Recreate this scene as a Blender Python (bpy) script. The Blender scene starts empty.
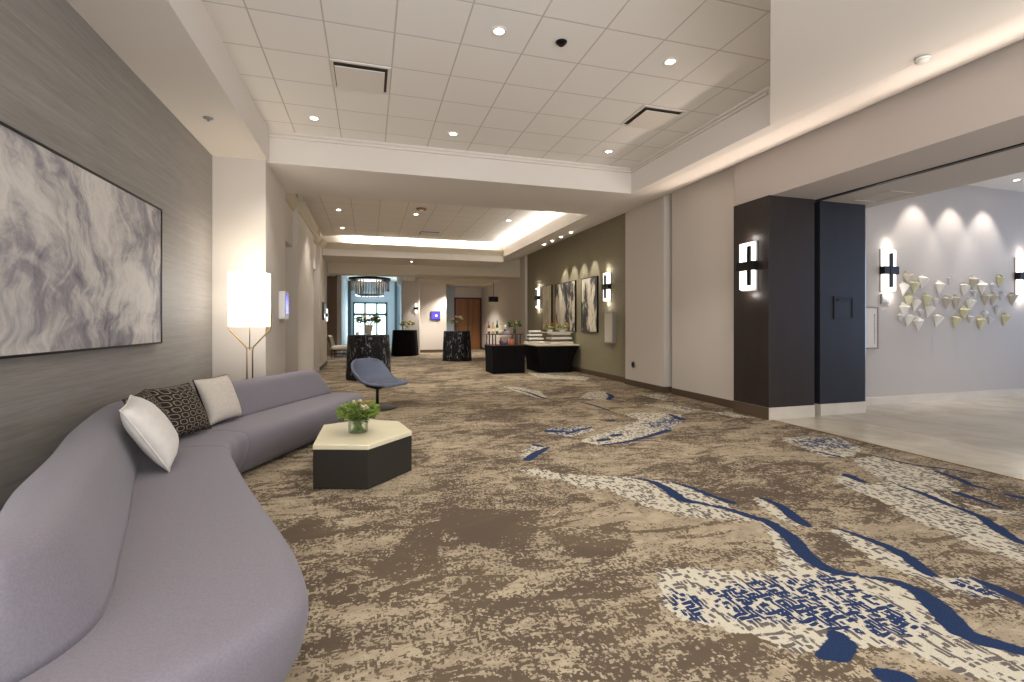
import bpy, bmesh, math, random
import numpy as np
from mathutils import Vector, Matrix
random.seed(7)
R = math.radians
C = bpy.context.scene.collection
sc = bpy.context.scene
# ------------------------------------------------------------------ camera
cam_d = bpy.data.cameras.new('camera')
cam = bpy.data.objects.new('camera', cam_d); C.objects.link(cam)
cam.location = (0, 0, 1.36)
cam.rotation_euler = (R(90), 0, R(-16.535))
cam_d.sensor_width = 36.0; cam_d.sensor_fit = 'HORIZONTAL'
cam_d.lens = 480 / 1024 * 36
cam_d.shift_y = -18 / 1024
cam_d.clip_start = 0.05; cam_d.clip_end = 200
sc.camera = cam
# ------------------------------------------------------------------ view, world
sc.view_settings.view_transform = 'Standard'
sc.view_settings.look = 'None'
sc.view_settings.gamma = 1.0
sc.view_settings.use_curve_mapping = False
sc.view_settings.exposure = 0.72
w = bpy.data.worlds.new('daylight'); sc.world = w; w.use_nodes = True
wn = w.node_tree; wb = wn.nodes['Background']                    # sky, made brighter below the horizon to lift the ceilings
wt = wn.nodes.new('ShaderNodeTexCoord'); wx = wn.nodes.new('ShaderNodeSeparateXYZ'); wr = wn.nodes.new('ShaderNodeMapRange')
wr.inputs[1].default_value = -.25; wr.inputs[2].default_value = .25; wr.inputs[3].default_value = 2.9; wr.inputs[4].default_value = 1.45
wn.links.new(wt.outputs['Generated'], wx.inputs[0]); wn.links.new(wx.outputs[2], wr.inputs[0]); wn.links.new(wr.outputs[0], wb.inputs[1])
wb.inputs[0].default_value = (0.95, 0.97, 1.0, 1)
sc.cycles.max_bounces = 12
sc.cycles.transmission_bounces = 12
sc.cycles.diffuse_bounces = 5
sc.cycles.sample_clamp_indirect = 6

def area(name, loc, rot, sx, sy, power, col=(1, .93, .84), parent=None, portal=False, spread=180):
    d = bpy.data.lights.new(name, 'AREA'); d.shape = 'RECTANGLE'; d.size = sx; d.size_y = sy
    d.energy = power; d.color = col; d.spread = R(spread)
    if portal: d.cycles.is_portal = True
    o = bpy.data.objects.new(name, d); C.objects.link(o); o.location = loc; o.rotation_euler = rot
    if parent: o.parent = parent
    return o
def spot(name, loc, target, power, size=60, col=(1, .94, .87), blend=.6, rad=.035, parent=None):
    d = bpy.data.lights.new(name, 'SPOT'); d.energy = power; d.color = col
    d.spot_size = R(size); d.spot_blend = blend; d.shadow_soft_size = rad
    o = bpy.data.objects.new(name, d); C.objects.link(o); o.location = loc
    o.rotation_euler = (Vector(target) - Vector(loc)).to_track_quat('-Z', 'Y').to_euler()
    return o
# world light fills the hall through unseen openings left behind and beside the camera
area('daylight_portal', (1.7, -1.6, 1.9), (R(90), 0, 0), 7.6, 3.9, 1, portal=True)
area('daylight_portal', (-2.1, 0.1, 1.8), (R(90), 0, R(-90)), 3.4, 3.6, 1, portal=True)

# ------------------------------------------------------------------ materials
MATS = {}
def srgb(r, g, b):
    f = lambda c: (c/255/12.92) if c/255 <= .04045 else ((c/255+.055)/1.055)**2.4
    return (f(r), f(g), f(b), 1)
def mat(name, col, rough=.6, metal=0, spec=.5, emit=None, es=0, noise=None, bump=None, trans=0, coat=0, sheen=0, alpha=1):
    """noise = (scale xyz, amount) value variation; bump = (scale xyz, strength)"""
    if name in MATS: return MATS[name]
    m = bpy.data.materials.new(name); m.use_nodes = True
    nt = m.node_tree; N = nt.nodes; L = nt.links
    b = N['Principled BSDF']
    b.inputs['Base Color'].default_value = col; b.inputs['Roughness'].default_value = rough
    b.inputs['Metallic'].default_value = metal; b.inputs['Specular IOR Level'].default_value = spec
    b.inputs['Transmission Weight'].default_value = trans
    b.inputs['Coat Weight'].default_value = coat
    b.inputs['Sheen Weight'].default_value = sheen
    b.inputs['Alpha'].default_value = alpha
    if emit:
        b.inputs['Emission Color'].default_value = emit; b.inputs['Emission Strength'].default_value = es
    tc = N.new('ShaderNodeTexCoord')
    if noise:
        mp = N.new('ShaderNodeMapping'); mp.inputs['Scale'].default_value = noise[0]
        nz = N.new('ShaderNodeTexNoise'); nz.inputs['Scale'].default_value = 1; nz.inputs['Detail'].default_value = 4
        mr = N.new('ShaderNodeMapRange'); mr.inputs[1].default_value = .3; mr.inputs[2].default_value = .7
        mr.inputs[3].default_value = 1-noise[1]; mr.inputs[4].default_value = 1+noise[1]
        mx = N.new('ShaderNodeMix'); mx.data_type = 'RGBA'; mx.blend_type = 'MULTIPLY'; mx.inputs[0].default_value = 1
        mx.inputs[6].default_value = col
        L.new(tc.outputs['Object'], mp.inputs[0]); L.new(mp.outputs[0], nz.inputs[0]); L.new(nz.outputs[0], mr.inputs[0])
        L.new(mr.outputs[0], mx.inputs[7]); L.new(mx.outputs[2], b.inputs['Base Color'])
    if bump:
        mp2 = N.new('ShaderNodeMapping'); mp2.inputs['Scale'].default_value = bump[0]
        n2 = N.new('ShaderNodeTexNoise'); n2.inputs['Scale'].default_value = 1; n2.inputs['Detail'].default_value = 3
        bp = N.new('ShaderNodeBump'); bp.inputs['Strength'].default_value = bump[1]; bp.inputs['Distance'].default_value = .01
        L.new(tc.outputs['Object'], mp2.inputs[0]); L.new(mp2.outputs[0], n2.inputs[0])
        L.new(n2.outputs[0], bp.inputs['Height']); L.new(bp.outputs[0], b.inputs['Normal'])
    MATS[name] = m
    return m
def ramp(nt, stops, interp='LINEAR'):
    r = nt.nodes.new('ShaderNodeValToRGB'); r.color_ramp.interpolation = interp
    e = r.color_ramp.elements
    while len(e) < len(stops): e.new(.5)
    for q, (p, c) in zip(e, stops): q.position = p; q.color = c
    return r
class NB:
    """tiny node-graph helper"""
    def __init__(s, name):
        s.m = bpy.data.materials.new(name); s.m.use_nodes = True; s.nt = s.m.node_tree; s.N = s.nt.nodes; s.L = s.nt.links
        s.b = s.N['Principled BSDF']; s.tc = s.N.new('ShaderNodeTexCoord'); s.co = s.tc.outputs['Object']
    def _in(s, sock, v):
        if isinstance(v, bpy.types.NodeSocket): s.L.new(v, sock)
        else: sock.default_value = v
    def math(s, op, a, b=0.0, c=None):
        n = s.N.new('ShaderNodeMath'); n.operation = op; s._in(n.inputs[0], a); s._in(n.inputs[1], b)
        if c is not None: s._in(n.inputs[2], c)
        return n.outputs[0]
    def noise(s, scale, detail=3, rough=.5, dist=0, vec=None):
        mp = s.N.new('ShaderNodeMapping'); mp.inputs['Scale'].default_value = scale if isinstance(scale, tuple) else (scale,)*3
        s.L.new(vec or s.co, mp.inputs[0])
        n = s.N.new('ShaderNodeTexNoise'); n.inputs['Scale'].default_value = 1; n.inputs['Detail'].default_value = detail
        n.inputs['Roughness'].default_value = rough; n.inputs['Distortion'].default_value = dist
        s.L.new(mp.outputs[0], n.inputs[0]); return n.outputs[0]
    def smooth(s, v, lo, hi, a=0.0, b=1.0):
        n = s.N.new('ShaderNodeMapRange'); n.interpolation_type = 'SMOOTHSTEP'; s._in(n.inputs[0], v)
        s._in(n.inputs[1], lo); s._in(n.inputs[2], hi); n.inputs[3].default_value = a; n.inputs[4].default_value = b
        return n.outputs[0]
    def mix(s, f, a, b, mode='MIX'):
        n = s.N.new('ShaderNodeMix'); n.data_type = 'RGBA'; n.blend_type = mode
        s._in(n.inputs[0], f); s._in(n.inputs[6], a); s._in(n.inputs[7], b); return n.outputs[2]
    def attr(s, name):
        n = s.N.new('ShaderNodeAttribute'); n.attribute_name = name; return n.outputs['Fac']
    def xyz(s):
        n = s.N.new('ShaderNodeSeparateXYZ'); s.L.new(s.co, n.inputs[0]); return n.outputs
    def bump(s, h, st, d=.005):
        n = s.N.new('ShaderNodeBump'); n.inputs['Strength'].default_value = st; n.inputs['Distance'].default_value = d
        s.L.new(h, n.inputs['Height']); s.L.new(n.outputs[0], s.b.inputs['Normal'])
    def done(s, col, rough=.6, spec=.5):
        s._in(s.b.inputs['Base Color'], col); s._in(s.b.inputs['Roughness'], rough); s._in(s.b.inputs['Specular IOR Level'], spec)
        return s.m

M_plaster = mat('warm_plaster', srgb(222, 214, 205), .85, spec=.2)
M_beige = mat('beige_wall', srgb(209, 200, 189), .8, spec=.25)
M_header = mat('taupe_wall', srgb(186, 176, 168), .8, spec=.25)
M_cream = mat('cream_wall', srgb(205, 194, 172), .8, spec=.25)
M_green = mat('olive_wallcover', srgb(138, 130, 106), .65, spec=.3, noise=((3, 3, 40), .06))
M_white = mat('pale_wall', srgb(186, 178, 172), .75, spec=.3)
M_brown = mat('brown_wall', srgb(118, 96, 78), .7)
M_base = mat('brown_base', srgb(88, 70, 54), .6)
M_darkwood = mat('espresso_wood', srgb(44, 36, 33), .42, spec=.4, noise=((6, 6, .8), .12))
M_navy = mat('dark_slate_panel', srgb(36, 36, 42), .45, spec=.35, noise=((5, 5, .7), .08))
M_black = mat('black', srgb(14, 14, 15), .5)
M_blackmetal = mat('black_metal', srgb(26, 23, 22), .4, metal=.6)
M_brass = mat('brass', srgb(176, 144, 84), .3, metal=.9)
M_chrome = mat('chrome', srgb(190, 190, 190), .2, metal=1)
M_sofa = mat('lavender_grey_fabric', srgb(125, 119, 126), .9, spec=.15, noise=((130, 130, 130), .09), bump=((900, 900, 900), .12), sheen=.15)
M_cushw = mat('ivory_velvet', srgb(214, 207, 198), .8, spec=.2, sheen=.3, noise=((14, 14, 14), .06))
M_cushb = mat('beige_linen', srgb(205, 195, 182), .85, spec=.15, noise=((60, 20, 60), .06))
def glass():
    m = bpy.data.materials.new('clear_glass'); m.use_nodes = True; nt = m.node_tree; nt.nodes.clear()
    o = nt.nodes.new('ShaderNodeOutputMaterial'); a = nt.nodes.new('ShaderNodeBsdfTransparent'); b = nt.nodes.new('ShaderNodeBsdfGlossy'); f = nt.nodes.new('ShaderNodeLayerWeight'); x = nt.nodes.new('ShaderNodeMixShader')
    a.inputs[0].default_value = (.94, .97, .94, 1); b.inputs['Roughness'].default_value = .05; f.inputs[0].default_value = .25
    mm = nt.nodes.new('ShaderNodeMath'); mm.operation = 'MULTIPLY'; mm.inputs[1].default_value = .6
    nt.links.new(f.outputs['Fresnel'], mm.inputs[0]); nt.links.new(mm.outputs[0], x.inputs[0]); nt.links.new(a.outputs[0], x.inputs[1]); nt.links.new(b.outputs[0], x.inputs[2]); nt.links.new(x.outputs[0], o.inputs[0]); return m
M_glass = glass()
M_leaf = mat('leaf_green', srgb(126, 148, 62), .55, noise=((30, 30, 30), .35))
M_leaf2 = mat('dark_leaf', srgb(58, 84, 42), .55, noise=((30, 30, 30), .3))
M_stem = mat('stem_green', srgb(118, 136, 66), .6)
M_petalw = mat('cream_petal', srgb(240, 228, 196), .6)
M_petalp = mat('pink_petal', srgb(222, 160, 140), .6)
M_petaly = mat('yellow_petal', srgb(226, 196, 110), .6)
M_petalr = mat('coral_petal', srgb(196, 110, 84), .6)
M_blue_f = mat('slate_blue_fabric', srgb(112, 118, 136), .85, spec=.2, noise=((70, 70, 70), .08), bump=((240, 240, 240), .2))
M_offwhite_f = mat('offwhite_fabric', srgb(212, 200, 180), .85, spec=.2)
M_burg = mat('mahogany', srgb(74, 34, 28), .35)
M_tray = mat('white_porcelain', srgb(232, 228, 218), .3)
M_linen_b = mat('black_cloth', srgb(15, 13, 14), .75, spec=.15, noise=((8, 8, 2), .3))
M_lamp = mat('lamp_shade', srgb(250, 245, 235), .9, emit=(1, .95, .88, 1), es=2.6)
M_diff = mat('lit_diffuser', srgb(250, 248, 244), .5, emit=(1, .95, .9, 1), es=1.5)
M_led = mat('downlight_lens', (1, 1, 1, 1), .4, emit=(1, .93, .85, 1), es=14)
M_metalgrey = mat('grey_metal', srgb(150, 147, 144), .5)
M_screen = mat('blue_screen', srgb(30, 20, 120), .2, emit=(.09, .05, .55, 1), es=1.0)
M_marble_base = mat('cream_marble', srgb(208, 198, 184), .3, noise=((3, 3, 6), .06))
M_door = mat('walnut_door', srgb(142, 92, 50), .35, noise=((10, 10, .6), .25))
M_teal = mat('teal_frame', srgb(58, 84, 90), .45)
M_pane = mat('daylit_glass', srgb(225, 245, 240), .1, emit=(.84, 1, .96, 1), es=1.25)
M_lobby = mat('cool_grey_wall', srgb(168, 178, 186), .7)
M_crystal = mat('crystal_rod', srgb(150, 132, 106), .2, spec=.8)

def tile_mat():
    g = NB('ceiling_tile'); X, Y, Z = g.xyz(); t = .6096
    def line(v, o):
        f = g.math('FRACT', g.math('DIVIDE', g.math('ADD', v, o), t))
        d = g.math('ABSOLUTE', g.math('SUBTRACT', f, .5))
        return g.smooth(d, .486, .493)
    l = g.math('MAXIMUM', line(X, t*20-.222), line(Y, t*20-3.915))
    fine = g.noise(90, 2)
    col = g.mix(l, srgb(234, 229, 222), srgb(194, 187, 180))
    g.bump(g.math('ADD', g.math('MULTIPLY', l, -1.0), g.math('MULTIPLY', fine, .15)), .5, .01)
    return g.done(col, .85, .2)
M_tile = tile_mat()

def brushed():
    g = NB('brushed_grey_wallcover')
    n = g.noise((1, .9, 26), 5, .6); n2 = g.noise((1, 5, 90), 2); n3 = g.noise(.5, 2)
    v = g.math('ADD', g.math('MULTIPLY', n, .5), g.math('ADD', g.math('MULTIPLY', n2, .25), g.math('MULTIPLY', n3, .25)))
    r = ramp(g.nt, [(.36, srgb(124, 119, 113)), (.62, srgb(156, 150, 143))]); g.L.new(v, r.inputs[0])
    return g.done(r.outputs[0], g.smooth(v, .3, .7, .42, .62), .45)
M_brushed = brushed()

def marble_floor():
    g = NB('cream_marble_floor'); X, Y, Z = g.xyz(); t = .62
    def line(v, o):
        f = g.math('FRACT', g.math('DIVIDE', g.math('ADD', v, o), t))
        return g.smooth(g.math('ABSOLUTE', g.math('SUBTRACT', f, .5)), .493, .497)
    l = g.math('MAXIMUM', line(X, 12.4-5.43), line(Y, 12.4))
    n = g.noise((1.4, 1.1, 1), 6, .6, 1.2); foyer_shade = g.smooth(X, 6.43, 6.45)
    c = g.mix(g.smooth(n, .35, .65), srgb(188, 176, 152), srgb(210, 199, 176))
    c = g.mix(g.math('MULTIPLY', foyer_shade, .3), c, srgb(150, 134, 108))  # shade past the threshold is put into the floor colour
    c = g.mix(g.math('MULTIPLY', l, .35), c, srgb(150, 140, 124))
    return g.done(c, .24, .5)
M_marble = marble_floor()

def paint(name, cols, sc_, seed, gold=True):
    g = NB(name); g.co = g.tc.outputs['Generated']
    mp = g.N.new('ShaderNodeMapping'); mp.inputs['Location'].default_value = (seed, seed*.7, seed*.3); g.L.new(g.co, mp.inputs[0]); v0 = mp.outputs[0]
    wv = g.N.new('ShaderNodeTexNoise'); wv.inputs['Scale'].default_value = 1.6; wv.inputs['Detail'].default_value = 3; g.L.new(v0, wv.inputs[0])
    ad = g.N.new('ShaderNodeVectorMath'); ad.operation = 'MULTIPLY_ADD'; g.L.new(wv.outputs['Color'], ad.inputs[0]); ad.inputs[1].default_value = (.1, .42, .5); g.L.new(v0, ad.inputs[2])
    n = g.noise(sc_, 9, .66, .5, ad.outputs[0])
    fine = g.noise((1, sc_[1]*9, sc_[2]*2.2), 5, .65, .6, ad.outputs[0])
    v = g.math('ADD', n, g.math('MULTIPLY', g.math('SUBTRACT', fine, .5), .3))
    r = ramp(g.nt, cols); g.L.new(v, r.inputs[0]); c = r.outputs[0]
    if gold:
        gm = g.noise((1, 2.2, 2.6), 2, .5, 0, v0)
        c = g.mix(g.smooth(gm, .66, .72, 0, .6), c, srgb(186, 160, 92))
    return g.done(c, .55, .3)

# ------------------------------------------------------------------ mesh helpers
class MB:
    def __init__(s): s.v = []; s.f = []; s.s = []
    def add(s, verts, faces, smooth=False):
        o = len(s.v); s.v += [tuple(v) for v in verts]
        s.f += [tuple(i+o for i in f) for f in faces]; s.s += [smooth]*len(faces); return s
    def box(s, x0, y0, z0, x1, y1, z1):
        x0, x1 = sorted((x0, x1)); y0, y1 = sorted((y0, y1)); z0, z1 = sorted((z0, z1))
        return s.add([(x0,y0,z0),(x1,y0,z0),(x1,y1,z0),(x0,y1,z0),(x0,y0,z1),(x1,y0,z1),(x1,y1,z1),(x0,y1,z1)],
                     [(0,3,2,1),(4,5,6,7),(0,1,5,4),(1,2,6,5),(2,3,7,6),(3,0,4,7)])
    def prism(s, pts, z0, z1):
        a = sum(pts[i][0]*pts[(i+1) % len(pts)][1]-pts[(i+1) % len(pts)][0]*pts[i][1] for i in range(len(pts)))
        if a < 0: pts = pts[::-1]
        n = len(pts)
        return s.add([(x, y, z0) for x, y in pts]+[(x, y, z1) for x, y in pts],
                     [tuple(range(n-1, -1, -1)), tuple(range(n, 2*n))]+[(i, (i+1) % n, n+(i+1) % n, n+i) for i in range(n)])
    def lathe(s, prof, n=24, cx=0, cy=0, cz=0, cap=True, wob=None):
        V = []
        for k, (r, z) in enumerate(prof):
            for i in range(n):
                a = 2*math.pi*i/n; rr = r*(1+(wob(a, z) if wob else 0)); V.append((cx+rr*math.cos(a), cy+rr*math.sin(a), cz+z))
        F = [(k*n+i, k*n+(i+1) % n, (k+1)*n+(i+1) % n, (k+1)*n+i) for k in range(len(prof)-1) for i in range(n)]
        s.add(V, F, True)
        if cap:
            o = len(s.v)-len(V); m = len(prof)-1
            s.f += [tuple(o+i for i in range(n-1, -1, -1)), tuple(o+m*n+i for i in range(n))]; s.s += [False, False]
        return s
    def tube(s, pts, r, n=8):
        pts = [Vector(p) for p in pts]; rs = r if isinstance(r, (list, tuple)) else [r]*len(pts)
        V = []; up = None
        for i, p in enumerate(pts):
            t = (pts[min(i+1, len(pts)-1)]-pts[max(i-1, 0)]).normalized()
            if up is None or abs(up.dot(t)) > .95: up = Vector((0, 0, 1)) if abs(t.z) < .9 else Vector((1, 0, 0))
            a = t.cross(up).normalized(); b = a.cross(t).normalized()
            for k in range(n):
                th = 2*math.pi*k/n; V.append(p+(a*math.cos(th)+b*math.sin(th))*rs[i])
        F = [(i*n+k, (i+1)*n+k, (i+1)*n+(k+1) % n, i*n+(k+1) % n) for i in range(len(pts)-1) for k in range(n)]
        F += [tuple(range(n)), tuple(range((len(pts)-1)*n+n-1, (len(pts)-1)*n-1, -1))]
        return s.add(V, F, True)
    def ball(s, c, r, n=8, m=6, sq=(1, 1, 1)):
        V = [(c[0], c[1], c[2]-r*sq[2])]
        for j in range(1, m):
            ph = math.pi*j/m
            for i in range(n):
                a = 2*math.pi*i/n; V.append((c[0]+r*sq[0]*math.sin(ph)*math.cos(a), c[1]+r*sq[1]*math.sin(ph)*math.sin(a), c[2]-r*sq[2]*math.cos(ph)))
        V.append((c[0], c[1], c[2]+r*sq[2])); e = len(V)-1
        F = [(0, 1+(i+1) % n, 1+i) for i in range(n)]
        F += [(1+j*n+i, 1+j*n+(i+1) % n, 1+(j+1)*n+(i+1) % n, 1+(j+1)*n+i) for j in range(m-2) for i in range(n)]
        F += [(1+(m-2)*n+i, 1+(m-2)*n+(i+1) % n, e) for i in range(n)]
        return s.add(V, F, True)
    def grid(s, G, closed=False, smooth=True):
        nr = len(G); nc = len(G[0])
        F = [(i*nc+j, i*nc+(j+1) % nc, (i+1)*nc+(j+1) % nc, (i+1)*nc+j) for i in range(nr-1) for j in range(nc if closed else nc-1)]
        return s.add([p for row in G for p in row], F, smooth)
    def build(s, name, m, parent=None, bevel=0, seg=2, loc=None, rz=None, solid=0, sub=0, fix=False):
        me = bpy.data.meshes.new(name); me.from_pydata(s.v, [], s.f); me.polygons.foreach_set('use_smooth', s.s)
        if fix:
            b = bmesh.new(); b.from_mesh(me); bmesh.ops.remove_doubles(b, verts=b.verts, dist=1e-5); bmesh.ops.recalc_face_normals(b, faces=b.faces); b.to_mesh(me); b.free()
        me.materials.append(m); me.update()
        o = bpy.data.objects.new(name, me); C.objects.link(o)
        if solid:
            q = o.modifiers.new('solid', 'SOLIDIFY'); q.thickness = solid; q.offset = 0
        if bevel:
            q = o.modifiers.new('bevel', 'BEVEL'); q.width = bevel; q.segments = seg; q.limit_method = 'ANGLE'; q.angle_limit = R(40)
        if sub:
            q = o.modifiers.new('sub', 'SUBSURF'); q.levels = sub; q.render_levels = sub
        if parent: o.parent = parent
        if loc: o.location = loc
        if rz is not None: o.rotation_euler.z = rz
        return o
def box(name, m, b, parent=None, bevel=0): return MB().box(*b).build(name, m, parent, bevel)
def struct(o): o['kind'] = 'structure'; return o
def tag(o, label, cat, group=None):
    o['label'] = label; o['category'] = cat
    if group: o['group'] = group
    return o
def thing(name, label, cat, loc=(0, 0, 0), rz=0, group=None):
    o = bpy.data.objects.new(name, None); C.objects.link(o); o.location = loc; o.rotation_euler = (0, 0, rz)
    return tag(o, label, cat, group)
def dup(root, loc, label, rz=None):
    r = root.copy(); C.objects.link(r); r.location = loc; r['label'] = label
    if rz is not None: r.rotation_euler.z = rz
    for ch in list(root.children):
        c = ch.copy(); C.objects.link(c); c.parent = r
        for g in ch.children:
            d = g.copy(); C.objects.link(d); d.parent = c
    return r

# ------------------------------------------------------------------ carpet (woven pattern: blue veins, cream crackle, brown and beige)
VEINS=[
 ([(2.15,3.79),(2.3,3.65),(2.34,3.45),(2.31,3.18),(2.4,3.06),(2.52,2.89),(2.57,2.75),(2.61,2.65),(2.56,2.42),(2.44,2.18),(2.43,2.03),(2.55,1.93),(2.65,1.84),(2.66,1.73),(2.59,1.6),(2.51,1.48),(2.51,1.41),(2.6,1.3),(2.63,1.23)],[0.01,0.025,0.045,0.05,0.025,0.03,0.035,0.04,0.05,0.05,0.04,0.015,0.03,0.045,0.06,0.06,0.05,0.04,0.03]),
 ([(2.45,3.58),(2.54,3.42),(2.58,3.18),(2.63,3.01)],[0.015,0.025,0.03,0.03]),
 ([(2.92,3.02),(2.93,2.86),(2.85,2.66),(2.82,2.53)],[0.02,0.035,0.045,0.035]),
 ([(2.97,2.43),(3.01,2.23),(3.01,2.06),(2.92,1.88),(2.92,1.83)],[0.015,0.03,0.04,0.04,0.02]),
 ([(3.08,1.75),(3.08,1.64),(3.07,1.54),(3.07,1.46)],[0.02,0.04,0.04,0.03]),
 ([(4.24,2.93),(4.23,2.73),(4.16,2.53),(4.13,2.33),(4.01,2.16),(3.91,2.03),(3.87,1.94)],[0.015,0.03,0.03,0.03,0.045,0.04,0.03]),
 ([(4.98,3.1),(4.92,2.9),(4.84,2.75),(4.87,2.65)],[0.03,0.035,0.03,0.02]),
 ([(4.95,3.69),(4.97,3.47),(5.05,3.26),(5.19,3.08),(5.23,2.91)],[0.015,0.02,0.02,0.02,0.015]),
 ([(4.51,2.66),(4.49,2.55),(4.46,2.36)],[0.045,0.035,0.02]),
 ([(4.84,2.52),(4.87,2.44)],[0.03,0.04]),
 ([(4.09,3.25),(4.05,3.08)],[0.05,0.03]),
 ([(4.53,3.96),(4.58,3.72)],[0.02,0.025]),
 ([(1.76,1.52),(1.84,1.52),(1.93,1.56),(1.95,1.61)],[0.02,0.055,0.05,0.03]),
 ([(1.9,1.37),(1.95,1.33)],[0.04,0.05]),
 ([(1.51,4.54),(1.67,4.73),(1.88,4.92)],[0.05,0.05,0.02]),
 ([(1.77,5.06),(1.83,4.97)],[0.04,0.03]),
 ([(2.48,4.85),(2.81,4.89),(3.17,5.04),(3.63,5.27)],[0.02,0.035,0.035,0.05]),
 ([(2.55,5.03),(2.67,5.07)],[0.05,0.05]),
 ([(2.82,5.21),(2.92,5.23)],[0.05,0.05]),
 ([(2.17,5.65),(2.33,5.6)],[0.07,0.05]),
 ([(2.34,5.48),(2.76,5.7)],[0.03,0.03]),
 ([(3.49,7.6),(3.55,7.21),(3.57,6.7)],[0.025,0.03,0.02]),
 ([(4.41,8.45),(4.33,8.07),(4.07,7.69)],[0.02,0.05,0.05]),
 ([(3.18,6.01),(3.26,6.03)],[0.05,0.05]),
 ([(4.29,6.19),(4.22,5.81)],[0.03,0.06]),
 ([(5.06,7.57),(5.32,7.67)],[0.03,0.02]),
 ([(4.8,6.84),(4.83,6.36)],[0.015,0.02]),
 ([(3.5,5.71),(3.87,5.72)],[0.02,0.03]),
 ([(2.84,9.58),(2.98,8.89),(3.01,8.24),(3.11,7.95)],[0.02,0.03,0.04,0.02]),
]
CREAM=[
 [(1.51,2.3),(1.71,2.28),(1.92,2.18),(2.17,2.1),(2.28,2.25),(2.45,2.46),(2.56,2.66),(2.42,2.74),(2.24,2.82),(2.14,2.88),(2.06,3.04),(1.97,3.13),(1.91,3.33),(1.88,3.55),(1.72,3.59),(1.57,3.87),(1.43,3.99),(1.31,4.25),(1.51,4.22),(1.69,4.02),(1.91,3.89),(2.16,3.8),(2.31,3.67),(2.47,3.58),(2.53,3.41),(2.58,3.18),(2.59,3.0),(2.53,2.87),(2.61,2.68),(2.56,2.42),(2.43,2.09),(2.49,1.97),(2.61,1.89),(2.64,1.73),(2.57,1.61),(2.5,1.47),(2.52,1.36),(2.58,1.29),(2.61,1.22),(2.4,1.12),(2.34,1.17),(2.22,1.25),(2.16,1.35),(2.12,1.45),(1.99,1.51),(1.96,1.55),(1.79,1.51),(1.68,1.59),(1.59,1.71),(1.46,1.82),(1.37,1.89),(1.35,2.0),(1.44,2.16)],
 [(2.85,3.04),(2.92,3.02),(2.86,2.79),(2.75,2.56),(2.82,2.52),(2.71,2.62),(2.76,2.82)],
 [(2.9,2.45),(2.98,2.4),(2.99,2.21),(2.99,2.04),(2.88,1.85),(2.99,1.8),(3.08,1.75),(3.03,1.66),(3.0,1.56),(2.89,1.63),(2.83,1.72),(2.8,1.84),(2.77,2.01),(2.83,2.23)],
 [(4.65,4.54),(5.01,4.51),(5.34,4.33),(5.12,3.91),(4.7,3.68),(4.44,3.76),(4.5,3.97),(4.55,4.28)],
 [(4.65,3.64),(4.98,3.65),(4.94,3.4),(5.0,3.14),(4.72,2.8),(4.5,2.65),(4.42,2.82),(4.21,2.48),(4.11,2.29),(3.86,2.03),(3.82,1.91),(3.8,1.8),(3.57,1.7),(3.54,1.77),(3.57,1.87),(3.52,2.0),(3.6,2.19),(3.58,2.39),(3.71,2.57),(3.76,2.8),(3.78,3.01),(3.87,3.21),(4.09,3.32),(4.03,3.01),(4.25,3.02),(4.38,3.32)],
 [(4.3,2.52),(4.35,2.38),(4.5,2.25),(4.43,2.22),(4.25,2.33)],
 [(2.43,4.86),(2.32,5.1),(2.48,5.2),(2.94,5.47),(3.28,5.7),(3.64,5.93),(3.62,6.39),(3.94,6.42),(4.28,6.32),(4.46,6.14),(4.13,5.68),(3.65,5.26),(3.19,5.07),(2.76,4.87)],
 [(2.1,5.55),(2.22,5.83),(2.43,5.8),(2.73,5.81),(2.76,5.53),(2.3,5.3)],
 [(1.48,4.6),(1.56,4.87),(1.74,5.07),(1.89,4.96),(1.68,4.71),(1.52,4.51)],
 [(3.64,7.99),(4.11,8.62),(4.48,8.72),(4.4,8.13),(4.02,7.6)],
 [(4.9,7.98),(5.32,8.05),(5.32,7.67),(4.96,7.32)],
 [(4.96,6.24),(5.26,6.03),(5.26,5.56),(5.05,5.73)],
 [(4.37,7.12),(4.85,6.82),(5.0,6.36),(4.62,6.22),(4.5,6.64)],
 [(2.71,9.97),(3.06,9.69),(3.24,8.97),(3.12,8.2),(2.92,8.21),(2.82,8.94)],
 [(4.16,12.6),(4.47,12.21),(4.6,11.62),(5.45,11.1),(4.85,10.34),(4.44,10.92),(4.01,11.28)],
]
BLUECELL=[
 [(1.66,2.04),(1.98,2.04),(2.38,1.96),(2.38,1.71),(2.38,1.53),(2.29,1.51),(2.11,1.56),(2.0,1.65),(1.82,1.76),(1.62,1.82)],
 [(1.45,2.09),(1.55,2.02),(1.45,1.87),(1.39,1.91)],
 [(2.99,1.78),(3.04,1.62),(2.94,1.59),(2.9,1.71)],
 [(4.72,4.44),(5.34,4.33),(5.09,3.99),(4.6,4.07)],
 [(2.14,5.62),(2.24,5.82),(2.67,5.77),(2.65,5.56),(2.26,5.38)],
 [(3.46,5.5),(4.16,6.0),(4.26,5.86),(3.74,5.32)],
]
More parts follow.
